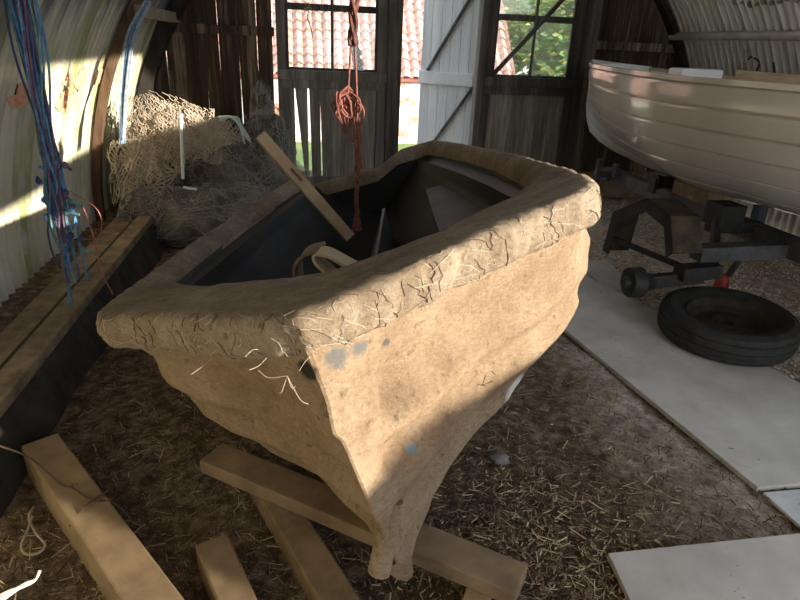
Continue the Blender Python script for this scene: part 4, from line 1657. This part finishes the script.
for k in range(4):
    m2.tube(catmull([hut(-1.15 + 0.03 * k, 4.06, 0.30 + 0.02 * k), hut(-1.0 + 0.02 * k, 4.08, 0.36), hut(-0.86, 4.1, 0.36 + 0.03 * k), hut(-0.78 + 0.01 * k, 4.13, 0.46), hut(-0.73, 4.2, 0.60)], 6), 0.005, 5)
m2.build('head_rope', M['pale_net'], pn_, smooth=True)

gn = thing('fishing_net', hut(-0.55, 4.5, 0), 'fuzzy grey heap of monofilament fishing net behind the left rim', 'fishing net', 'fishing nets')
lumps = [((-0.92, 4.72, 0.28), (0.38, 0.42, 0.46)), ((-0.45, 4.65, 0.22), (0.5, 0.48, 0.40)), ((-0.24, 4.75, 0.32), (0.22, 0.35, 0.46)), ((-0.55, 4.2, 0.12), (0.50, 0.40, 0.26)), ((-0.98, 4.28, 0.18), (0.22, 0.34, 0.24)), ((-0.27, 5.05, 0.62), (0.10, 0.12, 0.32))]
m2 = MB()


def inside(p, gap=0.04):
    a, z = p.dot(E1), p.z
    lim = HC - math.sqrt(max(HR * HR - (z - HZ) ** 2, 0)) + gap
    if a < lim:
        p = p + E1 * (lim - a)
    if p.dot(E2) > WALL - 0.12:
        p = p - E2 * (p.dot(E2) - WALL + 0.12)
    return p


def lump_pt(l, th, ph, grow=1.0):
    (c, s) = l
    d = Vector((math.cos(th) * math.cos(ph), math.sin(th) * math.cos(ph), math.sin(ph)))
    rr2 = 1 + 0.22 * nz(d, 2.2, c[0] * 7) + 0.12 * nz(d, 5.0, c[1] * 3)
    p = hut(c[0] + d.x * s[0] * rr2 * grow, c[1] + d.y * s[1] * rr2 * grow, c[2] + d.z * s[2] * rr2 * grow)
    p.z = max(p.z, 0.005)
    return inside(p)


for l_ in lumps:
    m2.grid([[lump_pt(l_, 2 * math.pi * k / 40, lerp(-1.4, 1.55, j / 20), 0.93) for k in range(41)] for j in range(21)])
m2.build('packed_core', M['grey_mass'], gn, smooth=True, angle=80)
m2 = MB()
for i in range(2600):
    l_ = random.choice(lumps[:2] + lumps)
    th, ph = random.uniform(0, 6.28), random.uniform(-0.5, 1.4)
    g = random.uniform(0.94, 1.06)
    dth, dph = random.uniform(-0.10, 0.10), random.uniform(-0.07, 0.07)
    pts = []
    for k in range(12):
        pts.append(lump_pt(l_, th, ph, g + 0.06 * nz((th * 3, ph * 3, i), 1)))
        dth += random.uniform(-0.05, 0.05)
        dph += random.uniform(-0.05, 0.05)
        th += dth * 0.6
        ph = max(-0.6, min(1.5, ph + dph * 0.6))
    m2.tube(pts, random.choice((0.0012, 0.0016, 0.0022)), 3, False)
m2.build('filaments', M['grey_net'], gn)

# white pole and cords among the nets
wp = thing('white_pole', hut(-0.72, 4.15, 0.36), 'thin white pole standing in the net heap', 'pole')
m2 = MB()
m2.tube([hut(-0.725, 4.12, 0.82), hut(-0.735, 4.03, 0.42)], 0.010, 10)
m2.build('shaft', M['white_plastic'], wp, smooth=True)
m2 = MB()
m2.tube([hut(-0.735, 4.03, 0.425), hut(-0.737, 4.02, 0.375)], 0.014, 10)
m2.hbox(-0.79, -0.68, 4.01, 4.03, 0.385, 0.395)
m2.build('black_collar', M['black_metal'], wp)
m2 = MB()
m2.tube(catmull([hut(-0.735, 4.015, 0.378), hut(-0.70, 4.01, 0.368), hut(-0.65, 4.0, 0.366)], 4), 0.009, 8)
m2.build('white_handle', M['white_plastic'], wp, smooth=True)

cc = thing('cord_bunch', hut(-0.38, 4.3, 0.6), 'bunch of pale turquoise cords hanging from the tip of the net', 'cord')
m2 = MB()
for k in range(9):
    x = random.uniform(-.03, .03)
    m2.tube(catmull([hut(-0.50 + random.uniform(-.05, .03), 4.30, 0.76 + random.uniform(-.03, .03)), hut(-0.43 + x, 4.28, 0.79), hut(-0.38 + x * 0.5, 4.25, 0.74), hut(-0.34 + x, 4.24, 0.64 + random.uniform(-.03, .03))], 5), 0.0032, 5)
m2.build('cords', M['cyan_cord'], cc, smooth=True)

# things hanging in the left door window
m2 = MB()
p0 = hut(0.045, WALL - 0.06, 1.80)
pts = []
fm = []
for i in range(15):
    f = i / 14
    z = lerp(1.42, 1.06, f)
    xc = lerp(0.455, 0.515, f) + 0.008 * math.sin(i * 1.7)
    wd = lerp(0.022, 0.045, f) * (1 + 0.25 * math.sin(i * 2.3))
    fm.append([hut(xc - wd, WALL - 0.075 + 0.012 * math.sin(i * 1.3), z), hut(xc - wd * 0.3, WALL - 0.06 + 0.015 * math.cos(i * 2.1), z + 0.005), hut(xc + wd * 0.35, WALL - 0.08 + 0.015 * math.sin(i * 2.9), z - 0.004), hut(xc + wd, WALL - 0.065, z)])
m2.grid(fm)
m2.grid([[p + E2 * 0.002 for p in r_] for r_ in fm])
tag(m2.build('plastic_strip', M['film'], None, smooth=True, angle=30), 'crumpled clear plastic strip hanging in the left door window', 'plastic strip')
m2 = MB()
m2.tube(catmull([hut(0.115, WALL - 0.055, 1.75), hut(0.112, WALL - 0.06, 1.52), hut(0.10, WALL - 0.065, 1.44), hut(0.125, WALL - 0.06, 1.36), hut(0.135, WALL - 0.06, 1.29)], 6), 0.007, 6, True, lambda f: 0.5 if f < 0.4 else 1.4 - f * 0.9)
m2.tube(catmull([hut(0.07, WALL - 0.06, 1.50), hut(0.12, WALL - 0.06, 1.515), hut(0.14, WALL - 0.06, 1.48)], 4), 0.005, 6)
tag(m2.build('twisted_cord', M['yellow_cord'], None, smooth=True), 'short yellow twisted cord hanging at the left of the window', 'cord')

# blue tub behind the dinghy
m2 = MB()
for i in range(8):
    m2.hbox(3.32, 3.36, 3.30 + i * 0.08, 3.365 + i * 0.08, 0.6, 1.135)
m2.hbox(3.36, 3.40, 3.28, 3.96, 0.58, 1.14)
# legs it stands on
m2.hbox(3.33, 3.40, 3.28, 3.36, 0.0, 0.6)
m2.hbox(3.33, 3.40, 3.86, 3.94, 0.0, 0.6)
tag(m2.build('ribbed_panel', M['blue_tub'], None, bevel=0.006), 'dark blue ribbed panel against the right wall behind the dinghy', 'panel')

# ================================================================== SMALL THINGS ON THE GROUND
m2 = MB()
m2.tube(catmull([(-1.16, 1.41, 0.185), (-1.13, 1.414, 0.17), (-1.044, 1.404, 0.140), (-0.922, 1.33, 0.116), (-0.884, 1.32, 0.112), (-0.814, 1.279, 0.112), (-0.753, 1.286, 0.095), (-0.70, 1.27, 0.05)], 6), 0.0028, 6)
m2.tube(catmull([(-0.884, 1.32, 0.112), (-0.878, 1.318, 0.128), (-0.865, 1.315, 0.132)], 3), 0.0028, 6)
tag(m2.build('bramble_stem', M['twig'], None, smooth=True), 'thin dark bramble stem trailing across the thick lower left timber', 'twig')
m2 = MB()
m2.tube(catmull([(-0.78, 1.32, 0.112), (-0.795, 1.295, 0.112), (-0.815, 1.25, 0.112), (-0.836, 1.206, 0.085)], 5), 0.0030, 6)
tag(m2.build('twig', M['twig'], None, smooth=True), 'short curved dark twig on top of the thick lower left timber', 'twig')
m2 = MB()
m2.tube(catmull([(-1.02, 1.34, 0.02), (-1.01, 1.30, 0.02), (-0.96, 1.245, 0.02), (-0.911, 1.204, 0.02), (-0.915, 1.175, 0.02), (-0.945, 1.172, 0.02), (-0.972, 1.20, 0.02), (-0.985, 1.25, 0.02), (-1.0, 1.30, 0.022)], 6), 0.0032, 6)
tag(m2.build('string_loop', M['string'], None, smooth=True), 'loop of tan string on the ground at the lower left', 'string')
m2 = MB()
for dx in (0, 0.010, 0.022):
    m2.tube(catmull([(-0.858 + dx * 0.2, 1.092, 0.052), (-0.853, 1.068 - dx * 0.2, 0.050), (-0.872 - dx * 0.2, 1.055 - dx * 0.5, 0.048), (-0.895 - dx * 0.4, 1.018 + dx * 0.4, 0.046), (-0.93 - dx, 0.97, 0.04)], 5), 0.0038, 6, True, lambda f: 0.5 + f)
tag(m2.build('torn_strip', M['white_plastic'], None, smooth=True), 'torn white plastic strip in the bottom left corner', 'plastic strip')
# stones
random.seed(77)
STONES = [((0.36, 1.66), 0.022, 'grey'), ((1.0, 3.25), 0.02, 'dark'), ((0.545, 1.62), 0.016, 'grey'), ((-0.33, 1.62), 0.03, 'dark'), ((-0.36, 1.52), 0.022, 'dark')]


def rock(c, r, seed):
    m3 = MB()
    rows3 = []
    for j in range(9):
        ph = lerp(-1.5, 1.5, j / 8)
        rows3.append([Vector((c[0] + r * (1 + 0.35 * nz((math.cos(a) * math.cos(ph), math.sin(a) * math.cos(ph), math.sin(ph)), 1.4, seed)) * math.cos(a) * math.cos(ph) * 1.2,
                              c[1] + r * (1 + 0.35 * nz((math.cos(a) * math.cos(ph), math.sin(a) * math.cos(ph), math.sin(ph)), 1.4, seed)) * math.sin(a) * math.cos(ph),
                              c[2] + r * 0.75 * math.sin(ph))) for a in [2 * math.pi * k / 14 for k in range(14)]])
    m3.grid(rows3, True)
    return m3


M['stone'] = simple('stone', (0.16, 0.15, 0.14), (0.30, 0.29, 0.27), 20, rough=0.9)
tag(rock((0.36, 1.66, 0.012), 0.026, 1).build('stone', M['stone'], None, smooth=True), 'small rounded grey stone in the litter right of the bow', 'stone', 'stones')

# straw and chippings: nobody could count them
def sticks(name, n, region, lmin, lmax, wmin, wmax, palette, seed, zmax=0.02, label='', dens=None):
    random.seed(seed)
    vs, fs, cs = [], [], []
    for i in range(n):
        for _ in range(20):
            x, y = region()
            if dens is None or random.random() < dens(x, y):
                break
        z = ground_z(x, y) + random.uniform(0.0, zmax)
        a = random.uniform(0, 6.283)
        ln_ = lmin + (lmax - lmin) * random.random() ** 2.2
        wd = random.uniform(wmin, wmax)
        tl = random.gauss(0, 0.22)
        d = Vector((math.cos(a) * math.cos(tl), math.sin(a) * math.cos(tl), math.sin(tl)))
        s = Vector((-math.sin(a), math.cos(a), random.uniform(-.3, .3)))
        p = Vector((x, y, z))
        k = len(vs)
        up = Vector((0, 0, wd * 0.5))
        for e in (-0.5, 0.5):
            vs += [p + d * ln_ * e - s * wd / 2, p + d * ln_ * e + s * wd / 2, p + d * ln_ * e + up]
        fs += [(k, k + 1, k + 4, k + 3), (k + 1, k + 2, k + 5, k + 4), (k + 2, k, k + 3, k + 5), (k, k + 2, k + 1), (k + 3, k + 4, k + 5)]
        c = random.choice(palette)
        f = random.uniform(0.7, 1.25)
        cs += [(c[0] * f, c[1] * f, c[2] * f, 1)] * 6
    me = bpy.data.meshes.new(name)
    me.from_pydata([tuple(v) for v in vs], [], fs)
    at = me.color_attributes.new('Col', 'FLOAT_COLOR', 'POINT')
    at.data.foreach_set('color', [x for c in cs for x in c])
    me.materials.append(M['litter'])
    o = bpy.data.objects.new(name, me)
    COL.objects.link(o)
    return tag(o, label, 'litter', None, 'stuff')


PAL_D = [(0.05, 0.036, 0.025), (0.09, 0.065, 0.043), (0.15, 0.11, 0.07), (0.23, 0.17, 0.11), (0.34, 0.26, 0.165), (0.07, 0.049, 0.032)]
PAL_L = [(0.26, 0.18, 0.10), (0.40, 0.30, 0.18), (0.16, 0.11, 0.07), (0.52, 0.42, 0.27), (0.08, 0.055, 0.035)]
PAL_G = [(0.58, 0.49, 0.39), (0.68, 0.59, 0.48), (0.44, 0.36, 0.28), (0.78, 0.71, 0.62), (0.28, 0.22, 0.165)]


def reg_near():
    y = 0.75 + 2.6 * random.random() ** 1.6
    return random.uniform(-1.2, 1.35) * (0.65 + 0.35 * y / 1.2), y


def keep_near(x, y):
    h1 = Vector((x, y, 0)).dot(E1)
    if h1 < -0.84:
        return 0
    return 1


def reg_right():
    a, b_ = random.uniform(1.5, 3.6), random.uniform(1.6, 5.3)
    p = hut(a, b_)
    return p.x, p.y


def reg_straw():
    return random.gauss(0.42, 0.2), random.gauss(1.28, 0.22)


def reg_left():
    a, b_ = random.uniform(-1.25, -0.8), random.uniform(1.1, 1.6)
    p = hut(a, b_)
    return p.x, p.y


sticks('dark_litter', 26000, reg_near, 0.006, 0.05, 0.0012, 0.004, PAL_D, 61, 0.022, 'dark rotten straw litter covering the earth floor round the mould', keep_near)
sticks('straw_litter', 3200, reg_straw, 0.008, 0.055, 0.0015, 0.005, PAL_L, 62, 0.026, 'lighter chopped straw on the ground right of the bow', None)
sticks('wood_chippings', 15000, reg_right, 0.006, 0.032, 0.004, 0.012, PAL_G, 63, 0.012, 'pale chippings covering the floor round the trailer', None)
sticks('scattered_straw', 2200, reg_near, 0.02, 0.075, 0.0012, 0.003, PAL_L, 64, 0.03, 'loose pale straw stalks scattered over the dark litter', keep_near)
